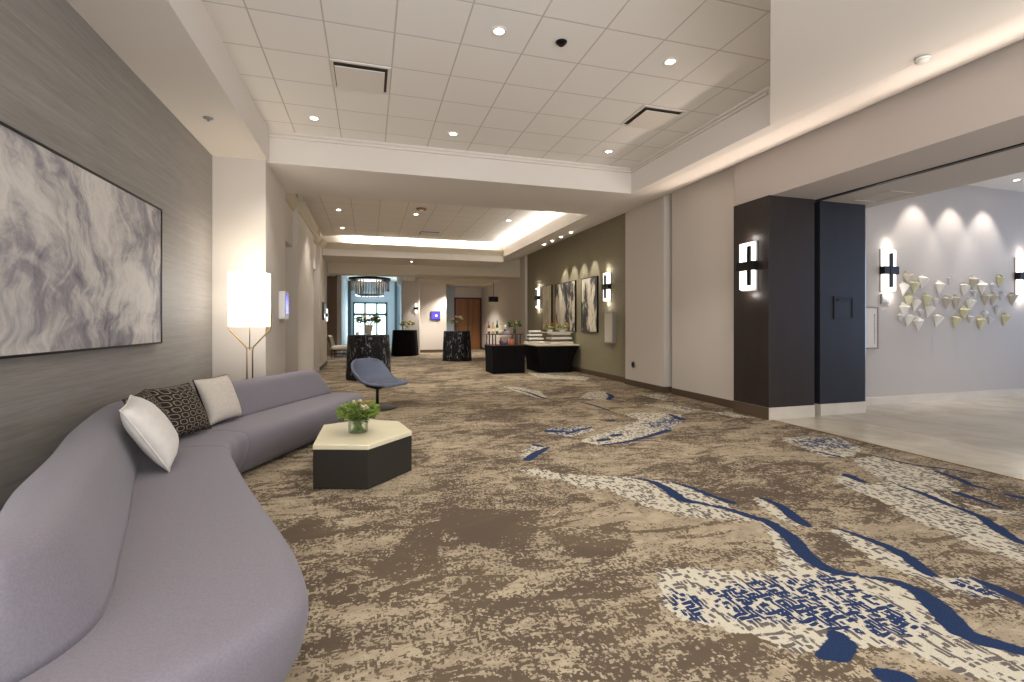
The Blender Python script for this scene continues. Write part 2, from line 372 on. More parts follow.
DARK=[
 [(-0.33,2.65),(-0.16,2.75),(0.0,2.77),(0.11,2.92),(0.31,3.24),(0.47,3.34),(0.37,2.66),(0.25,2.6),(0.15,2.57),(0.05,2.66),(-0.09,2.75),(-0.27,2.65)],
 [(-0.57,3.36),(-0.35,3.75),(-0.26,3.36),(-0.03,3.34),(-0.32,3.29),(-0.53,3.33)],
 [(0.03,2.46),(0.12,2.55),(0.3,2.54),(0.17,2.45),(0.06,2.4)],
 [(0.5,3.53),(1.19,3.27),(1.04,2.95),(0.85,2.7),(0.62,2.95),(0.44,3.13)],
 [(1.09,2.98),(1.68,2.91),(1.52,2.57),(1.22,2.54),(1.1,2.81)],
 [(0.39,2.74),(0.55,2.66),(0.66,2.52),(0.44,2.68)],
 [(0.36,2.34),(0.81,2.23),(0.74,2.18),(0.35,2.27)],
 [(1.18,1.65),(1.46,1.73),(1.61,1.7),(1.38,1.68),(1.19,1.62)],
 [(1.04,1.94),(1.17,1.88),(1.12,1.84),(1.0,1.86)],
]

def seg_dist(P, a, b):
    a = np.array(a); b = np.array(b); ab = b-a; L2 = max(ab@ab, 1e-9)
    t = np.clip(((P-a)@ab)/L2, 0, 1); d = np.hypot(*(P-(a+t[:, None]*ab)).T); return d, t
def poly_sdf(P, poly):
    n = len(poly); d = np.full(len(P), 9.0); ins = np.zeros(len(P), bool)
    for i in range(n):
        a, b = poly[i], poly[(i+1) % n]; d = np.minimum(d, seg_dist(P, a, b)[0])
        if a[1] != b[1]:
            c = ((a[1] > P[:, 1]) != (b[1] > P[:, 1])); xi = (b[0]-a[0])*(P[:, 1]-a[1])/(b[1]-a[1])+a[0]; ins ^= c & (P[:, 0] < xi)
    return np.where(ins, d, -d)
def spline(p, k=5):
    p = [np.array(q, float) for q in p]; o = []
    for i in range(len(p)-1):
        p0 = p[max(i-1, 0)]; p1 = p[i]; p2 = p[i+1]; p3 = p[min(i+2, len(p)-1)]
        for j in range(k):
            t = j/k; o.append(.5*((2*p1)+(-p0+p2)*t+(2*p0-5*p1+4*p2-p3)*t*t+(-p0+3*p1-3*p2+p3)*t**3))
    o.append(p[-1]); return o
def carpet():
    xs = np.concatenate([np.linspace(-2.1, 0, 22)[:-1], np.linspace(0, 1.4, 25)[:-1], np.linspace(1.4, 5.42, 150)])
    ys = [-3, -1, 0, .6, .9]
    while ys[-1] < 10: ys.append(ys[-1]+max(.022, .0085*ys[-1]))
    while ys[-1] < 33: ys.append(ys[-1]+.4)
    ys = np.array(ys); GX, GY = np.meshgrid(xs, ys); P = np.stack([GX.ravel(), GY.ravel()], 1)
    vein = np.full(len(P), -.3)
    for p, wd in VEINS:
        q = spline([(a[0], a[1], b) for a, b in zip(p, wd)], 4)
        for a, b in zip(q[:-1], q[1:]):
            d, t = seg_dist(P, a[:2], b[:2]); vein = np.maximum(vein, a[2]+(b[2]-a[2])*t-d)
    def U(S):
        o = np.full(len(P), -.5)
        for q in S: o = np.maximum(o, poly_sdf(P, q))
        return np.maximum(o, -.5)
    cream = U(CREAM); cell = U(BLUECELL); dark = U(DARK)
    nx, ny = len(xs), len(ys)
    V = [(x, y, 0) for x, y in P]; F = [(i*nx+j, i*nx+j+1, (i+1)*nx+j+1, (i+1)*nx+j) for i in range(ny-1) for j in range(nx-1)]
    ext = [(5.42, 5.4, 9, 33), (-7, 7.3, -2.1, 33)]
    for x0, y0, x1, y1 in ext:
        o = len(V); V += [(x0, y0, 0), (x1, y0, 0), (x1, y1, 0), (x0, y1, 0)]; F.append((o, o+1, o+2, o+3))
    me = bpy.data.meshes.new('floor'); me.from_pydata(V, [], F)
    for n, arr in (('vein', vein), ('cream', cream), ('cell', cell), ('dark', dark)):
        at = me.attributes.new(n, 'FLOAT', 'POINT'); at.data.foreach_set('value', np.concatenate([arr, np.full(8, -.5)]).astype(np.float32))
    g = NB('woven_carpet'); X, Y, Z = g.xyz()
    vein, cream, cell, dark = [g.attr(n) for n in ('vein', 'cream', 'cell', 'dark')]
    fine = g.noise(170, 1)
    wob = g.math('MULTIPLY', g.math('SUBTRACT', g.noise(9, 2), .5), .05)
    def thread(along, across, pitch, freq, seed, rough=.6):
        v = g.math('DIVIDE', g.math('ADD', across, wob), pitch); q = g.math('FLOOR', v)
        cb = g.N.new('ShaderNodeCombineXYZ'); g.L.new(g.math('MULTIPLY', along, freq), cb.inputs[0]); g.L.new(g.math('MULTIPLY', q, 3.71), cb.inputs[1]); cb.inputs[2].default_value = seed
        n = g.N.new('ShaderNodeTexNoise'); n.inputs['Scale'].default_value = 1; n.inputs['Detail'].default_value = 2; n.inputs['Roughness'].default_value = rough
        g.L.new(cb.outputs[0], n.inputs[0])
        edge = g.math('ABSOLUTE', g.math('SUBTRACT', g.math('FRACT', v), .5))
        return n.outputs[0], edge
    ta, ea = thread(X, Y, .0105, 28, 1.3); tb, eb = thread(Y, X, .0105, 28, 7.7)
    weave = g.math('ADD', g.math('MAXIMUM', ta, tb), g.math('MULTIPLY', g.math('SUBTRACT', fine, .5), .22))
    big = g.noise((.85, 1.1, 1), 4, .6, .8); mid = g.noise((2.6, 5.0, 1), 5, .65, 1.2)
    farl = g.noise((3.5, 9, 1), 4, .6, 1.5)
    lv = g.math('ADD', g.math('MULTIPLY', g.math('SUBTRACT', big, .5), .62), g.math('MULTIPLY', g.math('SUBTRACT', mid, .5), .62))
    dk = g.smooth(g.math('ADD', dark, g.math('MULTIPLY', g.math('SUBTRACT', mid, .5), .25)), -.03, .03)
    stk = g.smooth(g.noise((1.7, 4.6, 1), 3, .5, 1.6), .575, .60)
    lv = g.math('SUBTRACT', g.math('SUBTRACT', lv, g.math('MULTIPLY', dk, .16)), g.math('MULTIPLY', stk, .13))
    val = g.math('ADD', weave, lv)
    bg = g.smooth(val, .51, .565)
    brown = g.mix(g.smooth(big, .4, .6), srgb(94, 81, 68), srgb(104, 90, 73)); beige = g.mix(g.smooth(farl, .4, .65), srgb(156, 141, 119), srgb(178, 163, 138))
    base = g.mix(bg, brown, beige)
    # cream crackle patches
    ca, ga = thread(X, Y, .030, 20, 21.0, .4); cb2, gb = thread(Y, X, .024, 14, 33.0, .4)
    ca = g.math('ADD', ca, g.smooth(ga, .30, .5, 0, .25)); cb2 = g.math('ADD', cb2, g.smooth(gb, .28, .5, 0, .25))
    crk = g.math('ADD', g.math('MINIMUM', ca, cb2), g.math('MULTIPLY', g.math('SUBTRACT', fine, .5), .12))
    jag = g.math('MULTIPLY', g.math('SUBTRACT', g.noise(22, 3), .5), .14)
    cm = g.smooth(g.math('ADD', cream, jag), -.006, .006)
    cellw = g.smooth(g.math('ADD', cell, g.math('MULTIPLY', jag, 1.6)), -.10, .06)
    thr = g.math('ADD', .445, g.math('MULTIPLY', cellw, .065))
    dash = g.math('SUBTRACT', 1.0, g.smooth(crk, g.math('SUBTRACT', thr, .02), g.math('ADD', thr, .02)))
    dcol = g.mix(g.smooth(g.math('ADD', cellw, g.math('MULTIPLY', g.math('SUBTRACT', mid, .5), 1.6)), .25, .6), srgb(104, 96, 92), srgb(38, 54, 90))
    crm = g.mix(g.smooth(fine, .3, .7), srgb(190, 182, 162), srgb(206, 198, 178))
    crm = g.mix(dash, crm, dcol)
    base = g.mix(cm, base, crm)
    vm = g.smooth(g.math('ADD', vein, g.math('MULTIPLY', jag, .3)), -.004, .004)
    base = g.mix(vm, base, g.mix(g.smooth(fine, .3, .7), srgb(32, 47, 78), srgb(42, 58, 92)))
    g.bump(g.math('ADD', fine, weave), .35, .006)
    me.materials.append(g.done(base, .92, .12)); me.update()
    o = bpy.data.objects.new('floor', me); C.objects.link(o); return struct(o)
carpet()

# ------------------------------------------------------------------ room shell
S = struct
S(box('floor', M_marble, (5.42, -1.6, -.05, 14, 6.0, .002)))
S(box('floor', M_base, (-8, -1.6, -.12, 14.2, 33, -.06)))
S(box('trim_1', M_brass, (5.405, -1.6, 0, 5.422, 5.43, .006)))
# roof slab and acoustic tile ceilings
S(box('ceiling', M_plaster, (-8, -1.6, 4.06, 14.2, 33, 4.2)))
S(box('ceiling', M_tile, (-1.4, -1.6, 4.02, 4.4, 7.4, 4.05)))
S(box('ceiling', M_tile, (-1.5, 8.9, 4.0, 4.4, 15.7, 4.03)))
# left side
S(box('wall_left', M_brushed, (-2.2, 1.8, 0, -2.0, 7.26, 3.7)))
S(box('ceiling', M_plaster, (-2.1, -1.6, 3.58, -1.33, 7.3, 4.03)))
S(box('baseboard_left', M_base, (-2.0, 1.8, 0, -1.985, 7.24, .11)))
def left_wall():
    m = MB().box(-2.4, 7.24, 0, -1.36, 8.85, 4.03)
    m.box(-2.4, 8.85, 2.86, -1.46, 10.35, 4.03).box(-2.4, 8.85, 0, -1.95, 10.35, 2.86)     # recessed doorway with header
    m.box(-2.4, 10.35, 0, -1.36, 13.1, 4.03)
    m.box(-2.4, 13.1, 2.86, -1.46, 14.7, 4.03).box(-2.4, 13.1, 0, -1.95, 14.7, 2.86)
    m.box(-2.4, 14.7, 0, -1.36, 17.1, 4.03)
    S(m.build('wall_left', M_beige))
left_wall()
S(MB().box(-1.37, 7.24, 0, -1.345, 8.85, .11).box(-1.37, 10.35, 0, -1.345, 13.1, .11).box(-1.37, 14.7, 0, -1.345, 17.12, .11).build('baseboard_left', M_base))
def crown(name, x, y0, y1, z, sx=1):
    p = [(0, 0), (.03, 0), (.05, .05), (.10, .11), (.13, .16), (.13, .19), (0, .19)]
    G = [[(x+sx*a, y, z+b) for a, b in p] for y in (y0, y1)]
    m = MB().grid(G, True, False); n = len(p); m.f += [tuple(range(n-1, -1, -1)), tuple(range(n, 2*n))]; m.s += [False]*2
    return S(m.build(name, M_cream, fix=True))
crown('trim_2', -1.46, 8.97, 10.35, 3.58); crown('trim_3', -1.37, 10.35, 13.1, 3.58); crown('trim_4', -1.46, 13.1, 14.7, 3.58); crown('trim_5', -1.37, 14.7, 15.6, 3.58)
# cross beam between the two ceiling trays
S(box('ceiling', M_plaster, (-1.38, 7.32, 3.58, 4.35, 8.97, 4.05)))
# sloped soffit along the right-hand wall
def soffit_right():
    def quads(m, prof):
        for a, b in zip(prof[:-1], prof[1:]):
            m.add(list(a)+list(b)[::-1], [(0, 1, 2, 3)])
        return m
    y0, y1 = 4.34, 17.4
    rows = []
    for y in (y1, y0):
        rows.append([(4.31, y, 4.05), (4.31, y, 3.58), (4.5, y, 3.59), (4.95, y, 3.67), (5.25, y, 3.75), (5.45, y, 3.82), (5.62, y, 3.88), (5.62, y, 4.05)])
    for y, xe in ((2.31, 2.3), (-1.6, 2.3)):
        rows.append([(xe, y, 4.05), (xe, y, 3.58), (4.5, y, 3.59), (4.95, y, 3.67), (5.25, y, 3.75), (5.45, y, 3.82), (5.62, y, 3.88), (5.62, y, 4.05)])
    m = MB().grid(rows, True, False); n = 8; e = 3*n
    m.f += [tuple(range(n)), tuple(range(e+n-1, e-1, -1))]; m.s += [False]*2
    S(m.build('ceiling', M_plaster, fix=True))
soffit_right()
# thin picture mould just under the tiles
S(MB().box(-1.33, 7.285, 3.93, 4.31, 7.32, 3.955).box(4.275, 4.36, 3.93, 4.31, 7.3, 3.955).box(-1.33, 7.30, 3.985, 4.31, 7.32, 4.02).box(4.29, 4.36, 3.985, 4.31, 7.3, 4.02).build('trim_6', M_plaster))
# right-hand wall, pier, olive panel wall
S(box('wall_right', M_beige, (5.56, 5.45, 0, 5.9, 7.95, 3.9)))
S(box('wall_right', M_beige, (5.82, 7.9, 0, 5.95, 8.15, 3.9)))
S(box('wall_right', M_beige, (5.48, 8.1, 0, 5.9, 9.56, 3.9)))
S(box('wall_right', M_green, (5.58, 9.55, 0, 5.9, 16.85, 3.9)))
S(box('wall_right', M_beige, (5.48, 16.8, 0, 5.9, 18.3, 4.05)))
S(box('wall_right', M_beige, (5.56, 18.3, 0, 5.9, 24.3, 4.05)))
S(MB().box(5.545, 6.1, 0, 5.56, 7.95, .12).box(5.465, 8.085, 0, 5.48, 9.56, .12).box(5.48, 8.085, 0, 5.8, 8.1, .12).box(5.565, 9.55, 0, 5.58, 16.8, .12).box(5.465, 16.79, 0, 5.48, 18.3, .12).box(5.545, 18.3, 0, 5.56, 24.2, .12).build('baseboard_right', M_base))
# header over the foyer opening, with sliding-partition track
S(box('wall_right', M_header, (5.40, -1.6, 3.15, 7.42, 6.12, 4.05)))
S(box('trim_7', M_black, (6.22, -1.6, 3.135, 6.29, 5.46, 3.152)))
S(MB().box(6.72, 4.75, 3.14, 7.18, 4.765, 3.151).box(6.72, 5.25, 3.14, 7.18, 5.265, 3.151).box(6.72, 4.75, 3.14, 6.735, 5.25, 3.151).box(7.165, 4.75, 3.14, 7.18, 5.25, 3.151).build('trim_8', M_header))
# espresso column and partition pocket
S(box('column', M_darkwood, (5.36, 5.42, .17, 6.18, 6.1, 3.152), bevel=.004))
S(box('baseboard_column', M_base, (5.352, 5.42, 0, 5.40, 6.1, .17)))
S(box('baseboard_column', M_marble_base, (5.36, 5.41, 0, 6.18, 6.09, .172)))
S(box('column', M_black, (6.17, 5.6, 0, 6.36, 6.1, 3.15)))
S(box('door_1', M_navy, (6.32, 5.45, .17, 7.2, 5.93, 3.152), bevel=.004))
S(box('baseboard_door', M_marble_base, (6.325, 5.44, 0, 7.2, 5.92, .172)))
S(box('trim_9', M_chrome, (7.2, 5.45, .0, 7.212, 5.5, 3.15)))
# foyer beyond
S(box('wall_foyer', M_beige, (7.4, -1.8, 0, 13.2, -1.6, 3.9)))  # unseen wall, added to cut the outside light in the foyer
S(box('wall_foyer', M_beige, (13.2, -1.8, 0, 13.4, 6.0, 3.9)))  # unseen closing wall, added to shut out the open daylight
S(box('wall_foyer', M_white, (7.15, 5.93, 0, 14, 6.2, 3.9)))
S(box('baseboard_foyer', M_marble_base, (7.2, 5.905, 0, 13.9, 5.93, .13)))
S(box('ceiling', M_plaster, (7.42, -1.6, 3.83, 14, 6.0, 4.06)))
# far end of the hall
S(MB().box(-1.38, 15.6, 3.42, 4.35, 17.4, 4.05).build('ceiling', M_plaster))
def crown_x(name, y, x0, x1, z):
    p = [(0, 0), (.03, 0), (.05, .05), (.10, .11), (.13, .16), (.13, .19), (0, .19)]
    m = MB().grid([[(x, y-a, z+b) for a, b in p] for x in (x0, x1)], True, False); n = len(p)
    m.f += [tuple(range(n-1, -1, -1)), tuple(range(n, 2*n))]; m.s += [False]*2
    return S(m.build(name, M_cream, fix=True))
crown_x('trim_10', 15.6, -1.36, 4.31, 3.62)
S(MB().box(-1.36, 17.4, 3.06, 1.6, 18.2, 4.05).build('ceiling', M_cream))
S(MB().prism([(1.6, 17.4), (5.6, 17.4), (5.6, 18.6), (1.6, 18.6)], 3.1, 4.05).build('ceiling', M_cream))
S(MB().prism([(1.8, 18.6), (4.9, 18.6), (4.7, 20.2), (1.8, 20.2)], 3.02, 3.6).build('ceiling', M_cream))
S(MB().box(1.3, 18.6, 3.2, 5.6, 24.4, 4.05).build('ceiling', M_plaster))
S(MB().box(-5, 17.1, 3.3, -1.36, 21.3, 4.05).build('ceiling', M_plaster))
S(MB().box(-5, 16.9, 0, -2.3, 17.1, 4.05).box(-5.2, 17, 0, -5, 21.5, 4.05).build('wall_left', M_beige))
S(MB().box(-5, 21.3, 0, -1.3, 21.7, 4.05).build('wall_left', M_brown))
S(box('lit_reveal', M_white, (-1.3, 21.28, 0, -1.14, 21.75, 4.05)))  # the pier's lit reveal; its brightness is put into the pale colour
S(box('wall_left', M_lobby, (-1.5, 21.7, 0, -1.3, 32, 4.05)))
S(MB().box(1.36, 21.4, 0, 2.14, 22.2, 4.05).build('column', M_beige, bevel=.05, seg=3))
S(box('wall_back', M_beige, (2.1, 22.4, 0, 3.45, 22.6, 4.05)))
S(box('baseboard_back', M_base, (2.1, 22.38, 0, 3.45, 22.4, .12)))
S(box('wall_right', M_lobby, (1.9, 22.1, 0, 2.1, 32, 4.05)))
S(MB().box(5.5, 24.2, 0, 5.9, 24.4, 4.05).box(4.16, 24.2, 2.62, 5.5, 24.4, 4.05).build('wall_back', M_beige))
S(MB().box(3.3, 24.2, 0, 4.16, 24.4, 4.05).box(3.3, 22.6, 0, 3.45, 24.2, 4.05).build('wall_back', M_lobby))  # bluish light on this part of the door wall is put into its colour
S(box('baseboard_back', M_base, (3.45, 24.18, 0, 4.16, 24.2, .12)))
# lobby end wall with daylit glazed doors
Yl = 31.9
S(MB().box(-1.4, Yl, 0, -1.0, Yl+.2, 4.05).box(1.08, Yl, 0, 2.0, Yl+.2, 4.05).box(-1.0, Yl, 2.68, 1.08, Yl+.2, 4.05).build('wall_back', M_lobby))
fr = MB().box(-1.0, Yl-.06, 0, -.9, Yl+.1, 2.68).box(.98, Yl-.06, 0, 1.08, Yl+.1, 2.68).box(-1.0, Yl-.06, 2.58, 1.08, Yl+.1, 2.68).box(-1.0, Yl-.06, 1.83, 1.08, Yl+.1, 1.98)
fr.box(-.33, Yl-.06, 0, -.22, Yl+.1, 2.68).box(.40, Yl-.06, 0, .5, Yl+.1, 2.68).box(-1, Yl-.06, 0, 1.08, Yl+.1, .2)
S(fr.build('window_1', M_teal)); S(box('window_2', M_pane, (-.95, Yl+.02, .1, 1.03, Yl+.04, 2.62)))
for x in (-1.28, 1.55): S(box('trim_12', M_teal, (x, Yl-.1, 0, x+.16, Yl, 4.0)))
S(box('door_2', M_door, (4.16, 24.24, 0, 5.5, 24.3, 2.62)))
S(MB().box(4.12, 24.16, 0, 4.2, 24.26, 2.66).box(5.46, 24.16, 0, 5.54, 24.26, 2.66).box(4.12, 24.16, 2.58, 5.54, 24.26, 2.66).box(4.82, 24.225, 0, 4.835, 24.245, 2.6).build('trim_13', M_burg))
S(MB().box(4.9, 24.2, 1.0, 4.93, 24.24, 1.2).box(4.72, 24.2, 1.0, 4.75, 24.24, 1.2).build('door_handle', M_brass))

# ------------------------------------------------------------------ sofa
def cr(P, t):
    n = len(P)-1; t = max(0, min(n-1e-6, t)); i = int(t); f = t-i
    p0, p1, p2, p3 = (np.array(P[max(0, min(n, k))], float) for k in (i-1, i, i+1, i+2))
    return .5*((2*p1)+(-p0+p2)*f+(2*p0-5*p1+4*p2-p3)*f*f+(-p0+3*p1-3*p2+p3)*f**3)
SOFA = [  # front edge, crease, outer back
    ((-.52, 1.47), (-.82, 1.42), (-1.08, 1.42)), ((-.335, 1.62), (-.80, 1.54), (-1.08, 1.56)), ((-.215, 1.82), (-.80, 1.73), (-1.10, 1.74)),
    ((-.24, 2.04), (-.86, 2.0), (-1.20, 2.02)), ((-.33, 2.32), (-.96, 2.30), (-1.33, 2.34)), ((-.52, 2.80), (-1.13, 2.80), (-1.50, 2.88)), ((-.74, 3.36), (-1.33, 3.36), (-1.72, 3.50)),
    ((-1.02, 4.16), (-1.58, 4.10), (-1.92, 4.22)), ((-1.05, 4.42), (-1.62, 4.46), (-1.96, 4.58)), ((-1.0, 4.62), (-1.55, 4.84), (-1.87, 5.0)),
    ((-.73, 5.20), (-1.23, 5.45), (-1.52, 5.60)), ((-.43, 5.86), (-.92, 6.12), (-1.20, 6.26)), ((-.08, 6.78), (-.50, 6.95), (-.78, 7.07))]
def sofa_rows(t0, t1, prof, cap, shear=0, n=None):
    n = n or max(6, int((t1-t0)*7)); rows = []
    def row(t, off=0, shr=0):
        F_, K, B_ = (cr([s[i] for s in SOFA], t) for i in range(3))
        a = cr([s[1] for s in SOFA], min(t+.05, 12)); b = cr([s[1] for s in SOFA], max(t-.05, 0)); tg = (a-b)/max(np.hypot(*(a-b)), 1e-6)
        P = [np.array(prof(q, F_, K, B_)) for q in range(prof(None, F_, K, B_))]
        c = sum(P)/len(P); o = []
        for p in P:
            d = c-p; L = np.hypot(np.hypot(d[0], d[1]), d[2]); p = p+d/L*min(shr, L*.9)
            p = p+np.array([tg[0], tg[1], 0])*off; o.append(p)
        return o, tg
    r = cap
    for k in range(5):
        th = math.pi/2*(1-k/5); rows.append(row(t0, -r*math.sin(th), r*(1-math.cos(th)))[0])
    for k in range(n+1): rows.append(row(t0+(t1-t0)*k/n)[0])
    for k in range(1, 6):
        th = math.pi/2*k/5; rows.append(row(t1, r*math.sin(th), r*(1-math.cos(th)))[0])
    if shear:
        for side in (0, 1):
            if not shear[side]: continue
            _, tg = row(t0 if side == 0 else t1); N_ = min(6, n-1)
            for q in range(5+N_+1):
                R_ = rows[q] if side == 0 else rows[-1-q]; wgt = 1 if q < 6 else 1-(q-5)/(N_+.5)
                for p in R_:
                    p += np.array([tg[0], tg[1], 0])*max(0, p[2]-.42)*shear[side]*wgt*(1 if side == 0 else -1)
    return rows
SP = [(.14, .03), (.08, .10), (.025, .20), (.003, .29), (.004, .345), (.016, .38), (.04, .403), (.085, .414), (.2, .42)]
def seat_prof(q, F_, K, B_):
    if q is None: return len(SP)+4
    d = B_-F_; w = np.hypot(*d); d = d/w; wc = np.hypot(*(K-F_))
    u, z = SP[q] if q < len(SP) else [(wc*.7, .42), (wc+.06, .408), (w-.05, .40), (w-.06, .03)][q-len(SP)]
    return (F_[0]+d[0]*u, F_[1]+d[1]*u, z)
BP = [(.0, .395), (.008, .44), (.045, .56), (.08, .66), (.095, .70), (.12, .726), (.16, .738), (.22, .742), (.27, .736), (.302, .71), (.314, .6), (.31, .395)]
def back_prof(q, F_, K, B_):
    if q is None: return len(BP)
    y = K[1]
    if y < 1.9: f = ((1.9-y)/.46)**2; K = K+(B_-K)*min(.8, .75*f)
    d = B_-K; w = np.hypot(*d); d = d/w; u, z = BP[q]; u *= w/.31
    return (K[0]+d[0]*u, K[1]+d[1]*u, z)
def build_sofa():
    t = thing('sofa', 'long curved lavender grey sectional sofa with low sloping back along the brushed grey wall', 'sofa', (-1.0, 4.0, 0))
    for (t0, t1, sh) in ((0.05, 7.0, (.5, 0)), (7.06, 9.0, 0), (9.06, 12, (0, .6))):
        for nm, pf, cap in (('seat', seat_prof, .025), ('backrest', back_prof, .025)):
            a, b = t0, t1
            if nm == 'backrest' and t0 < 1: a = .5
            rows = sofa_rows(a, b, pf, cap if b < 12 else .04, sh if nm == 'backrest' else 0)
            G = [[(p[0]+1.0, p[1]-4.0, p[2]) for p in r] for r in rows]; m = MB().grid(G, True); n = len(G[0]); L = len(G)
            m.f += [tuple(range(n)), tuple(range((L-1)*n+n-1, (L-1)*n-1, -1))]; m.s += [False, False]
            m.build(nm, M_sofa, t, fix=True)
build_sofa()

# ------------------------------------------------------------------ cushions
def cushion(label, loc, face, up_tilt, roll, size, m, thick=.17, back=None, pipe=None, flat=.8):
    """face = heading of its front (deg, 0 = +X); up_tilt leans it back; roll turns it in its own plane"""
    n = 16; t = thing('cushion', label, 'cushion', loc, 0, 'cushions on the curved sofa')
    Mx = Matrix.Rotation(R(face), 4, 'Z') @ Matrix.Rotation(R(-up_tilt), 4, 'Y') @ Matrix.Rotation(R(roll), 4, 'X')
    for sgn, nm, mm in ((1, 'front_cover', m), (-1, 'back_cover', back or m)):
        G = []
        for i in range(n+1):
            row = []
            for j in range(n+1):
                a, b = -1+2*i/n, -1+2*j/n
                h = max(0, (1-abs(a)**2.6))**.55*max(0, (1-abs(b)**2.6))**.55
                pin = 1-.05*(1-a*a)*abs(b)**3; pin2 = 1-.05*(1-b*b)*abs(a)**3
                wr = .006*math.sin(9*a+3*b)*math.sin(7*b-2*a)*(abs(a*b)**.5)
                p = Mx @ Vector((sgn*(thick/2*h*(1 if sgn > 0 else flat)+.004)+wr*h, a*size/2*pin2, b*size/2*pin)); row.append(p)
            G.append(row)
        mb = MB().grid(G)
        mb.build(nm, mm, t, solid=.004)
    ring = [(-1, -1), (1, -1), (1, 1), (-1, 1)]; pts = []
    for k in range(4):
        for q in range(8):
            f = q/8; a = ring[k][0]+(ring[(k+1) % 4][0]-ring[k][0])*f; b = ring[k][1]+(ring[(k+1) % 4][1]-ring[k][1])*f
            pin = 1-.05*(1-a*a)*abs(b)**3; pin2 = 1-.05*(1-b*b)*abs(a)**3
            pts.append(Mx @ Vector((0, a*size/2*pin2, b*size/2*pin)))
    MB().tube(pts+[pts[0]], .007, 6).build('piping', pipe or back or m, t)
    return t
def lattice():
    g = NB('charcoal_lattice_fabric'); g.co = g.tc.outputs['Generated']; X, Y, Z = g.xyz()
    def tri(v, k, o=0): return g.math('ABSOLUTE', g.math('SUBTRACT', g.math('FRACT', g.math('ADD', g.math('MULTIPLY', v, k), o)), .5))
    row = g.math('FLOOR', g.math('MULTIPLY', Z, 8)); sh = g.math('MULTIPLY', g.math('MODULO', row, 2), .5)
    a = tri(Y, 7); fx = g.math('ABSOLUTE', g.math('SUBTRACT', g.math('FRACT', g.math('ADD', g.math('MULTIPLY', Y, 7), sh)), .5))
    fz = tri(Z, 8)
    d = g.math('POWER', g.math('ADD', g.math('POWER', fx, 3.0), g.math('POWER', fz, 3.0)), 1/3)
    ln = g.smooth(g.math('ABSOLUTE', g.math('SUBTRACT', d, .36)), .03, .07, 1, 0)
    return g.done(g.mix(ln, srgb(48, 42, 38), srgb(140, 128, 112)), .85, .15)
M_lat = lattice()
M_dkvel = mat('dark_velvet', srgb(52, 45, 42), .85)
cushion('ivory velvet cushion propped at the front of the cushion row', (-1.38, 3.68, .65), 14, 30, 4, .47, M_cushw, .22, None, None, .6)
cushion('dark patterned cushion mostly hidden behind the ivory velvet cushion', (-1.54, 4.13, .67), 0, 28, 4, .39, M_lat, .11, M_dkvel)
cushion('charcoal lattice patterned cushion between the ivory and the beige cushions', (-1.50, 4.58, .64), -22, 28, 0, .44, M_lat, .17, M_dkvel)
cushion('beige linen cushion leaning on the far section of sofa back beside the lattice cushion', (-1.37, 5.15, .64), -22, 22, 0, .44, M_cushb, .17, M_dkvel)

# ------------------------------------------------------------------ hexagonal coffee table and its flowers
M_ttop = mat('cream_stone_top', srgb(226, 216, 184), .3, noise=((4, 4, 4), .05))
M_tbase = mat('charcoal_laminate', srgb(46, 42, 36), .55, spec=.3)
def coffee():
    P = [(-.445, 4.22), (-.01, 4.08), (.375, 4.50), (.285, 5.00), (-.03, 5.20), (-.43, 5.03)]; c = (-.05, 4.64)
    t = thing('coffee_table', 'low elongated hexagonal coffee table with cream stone top and charcoal base beside the sofa', 'coffee table', (c[0], c[1], 0))
    q = [(x-c[0], y-c[1]) for x, y in P]; i_ = lambda k: [(x*k, y*k) for x, y in q]
    MB().prism(q, .325, .365).build('tabletop', M_ttop, t, .006)
    MB().prism(i_(.995), .004, .324).build('base', M_tbase, t, .004)
    MB().prism(i_(.93), 0, .014).build('plinth', M_black, t)
coffee()
def leafquad(m, p, d, L, W, rnd):
    d = d.normalized(); s = d.cross(Vector((rnd.uniform(-1, 1), rnd.uniform(-1, 1), rnd.uniform(.2, 1)))).normalized(); u = s.cross(d)
    m.add([p, p+d*L*.4+s*W/2+u*.1*L, p+d*L, p+d*L*.4-s*W/2+u*.1*L, p+d*L*.45], [(0, 1, 4), (1, 2, 4), (2, 3, 4), (3, 0, 4)], True)
def rose(m, c, r, rnd):
    m.ball(c, r*.55, 8, 6, (1, 1, .9))
    for k, (n, rr, tilt) in enumerate(((5, .62, 1.1), (6, .85, .75), (7, 1.0, .35))):
        for i in range(n):
            a = 2*math.pi*(i+.5*k)/n+rnd.uniform(-.2, .2); o = Vector((math.cos(a), math.sin(a), 0)); s = Vector((-o.y, o.x, 0)); u = Vector((0, 0, 1))
            b = Vector(c)+o*r*.25-u*r*.4; tip = b+o*r*rr*.75+u*r*(tilt*.9); w_ = r*.55
            m.add([b-s*w_*.4, b+s*w_*.4, b*.4+tip*.6+s*w_+o*r*.12, tip+s*w_*.5, tip+u*r*.05, tip-s*w_*.5, b*.4+tip*.6-s*w_+o*r*.12], [(0, 1, 2, 6), (2, 3, 4), (4, 5, 6), (2, 4, 6)], True)
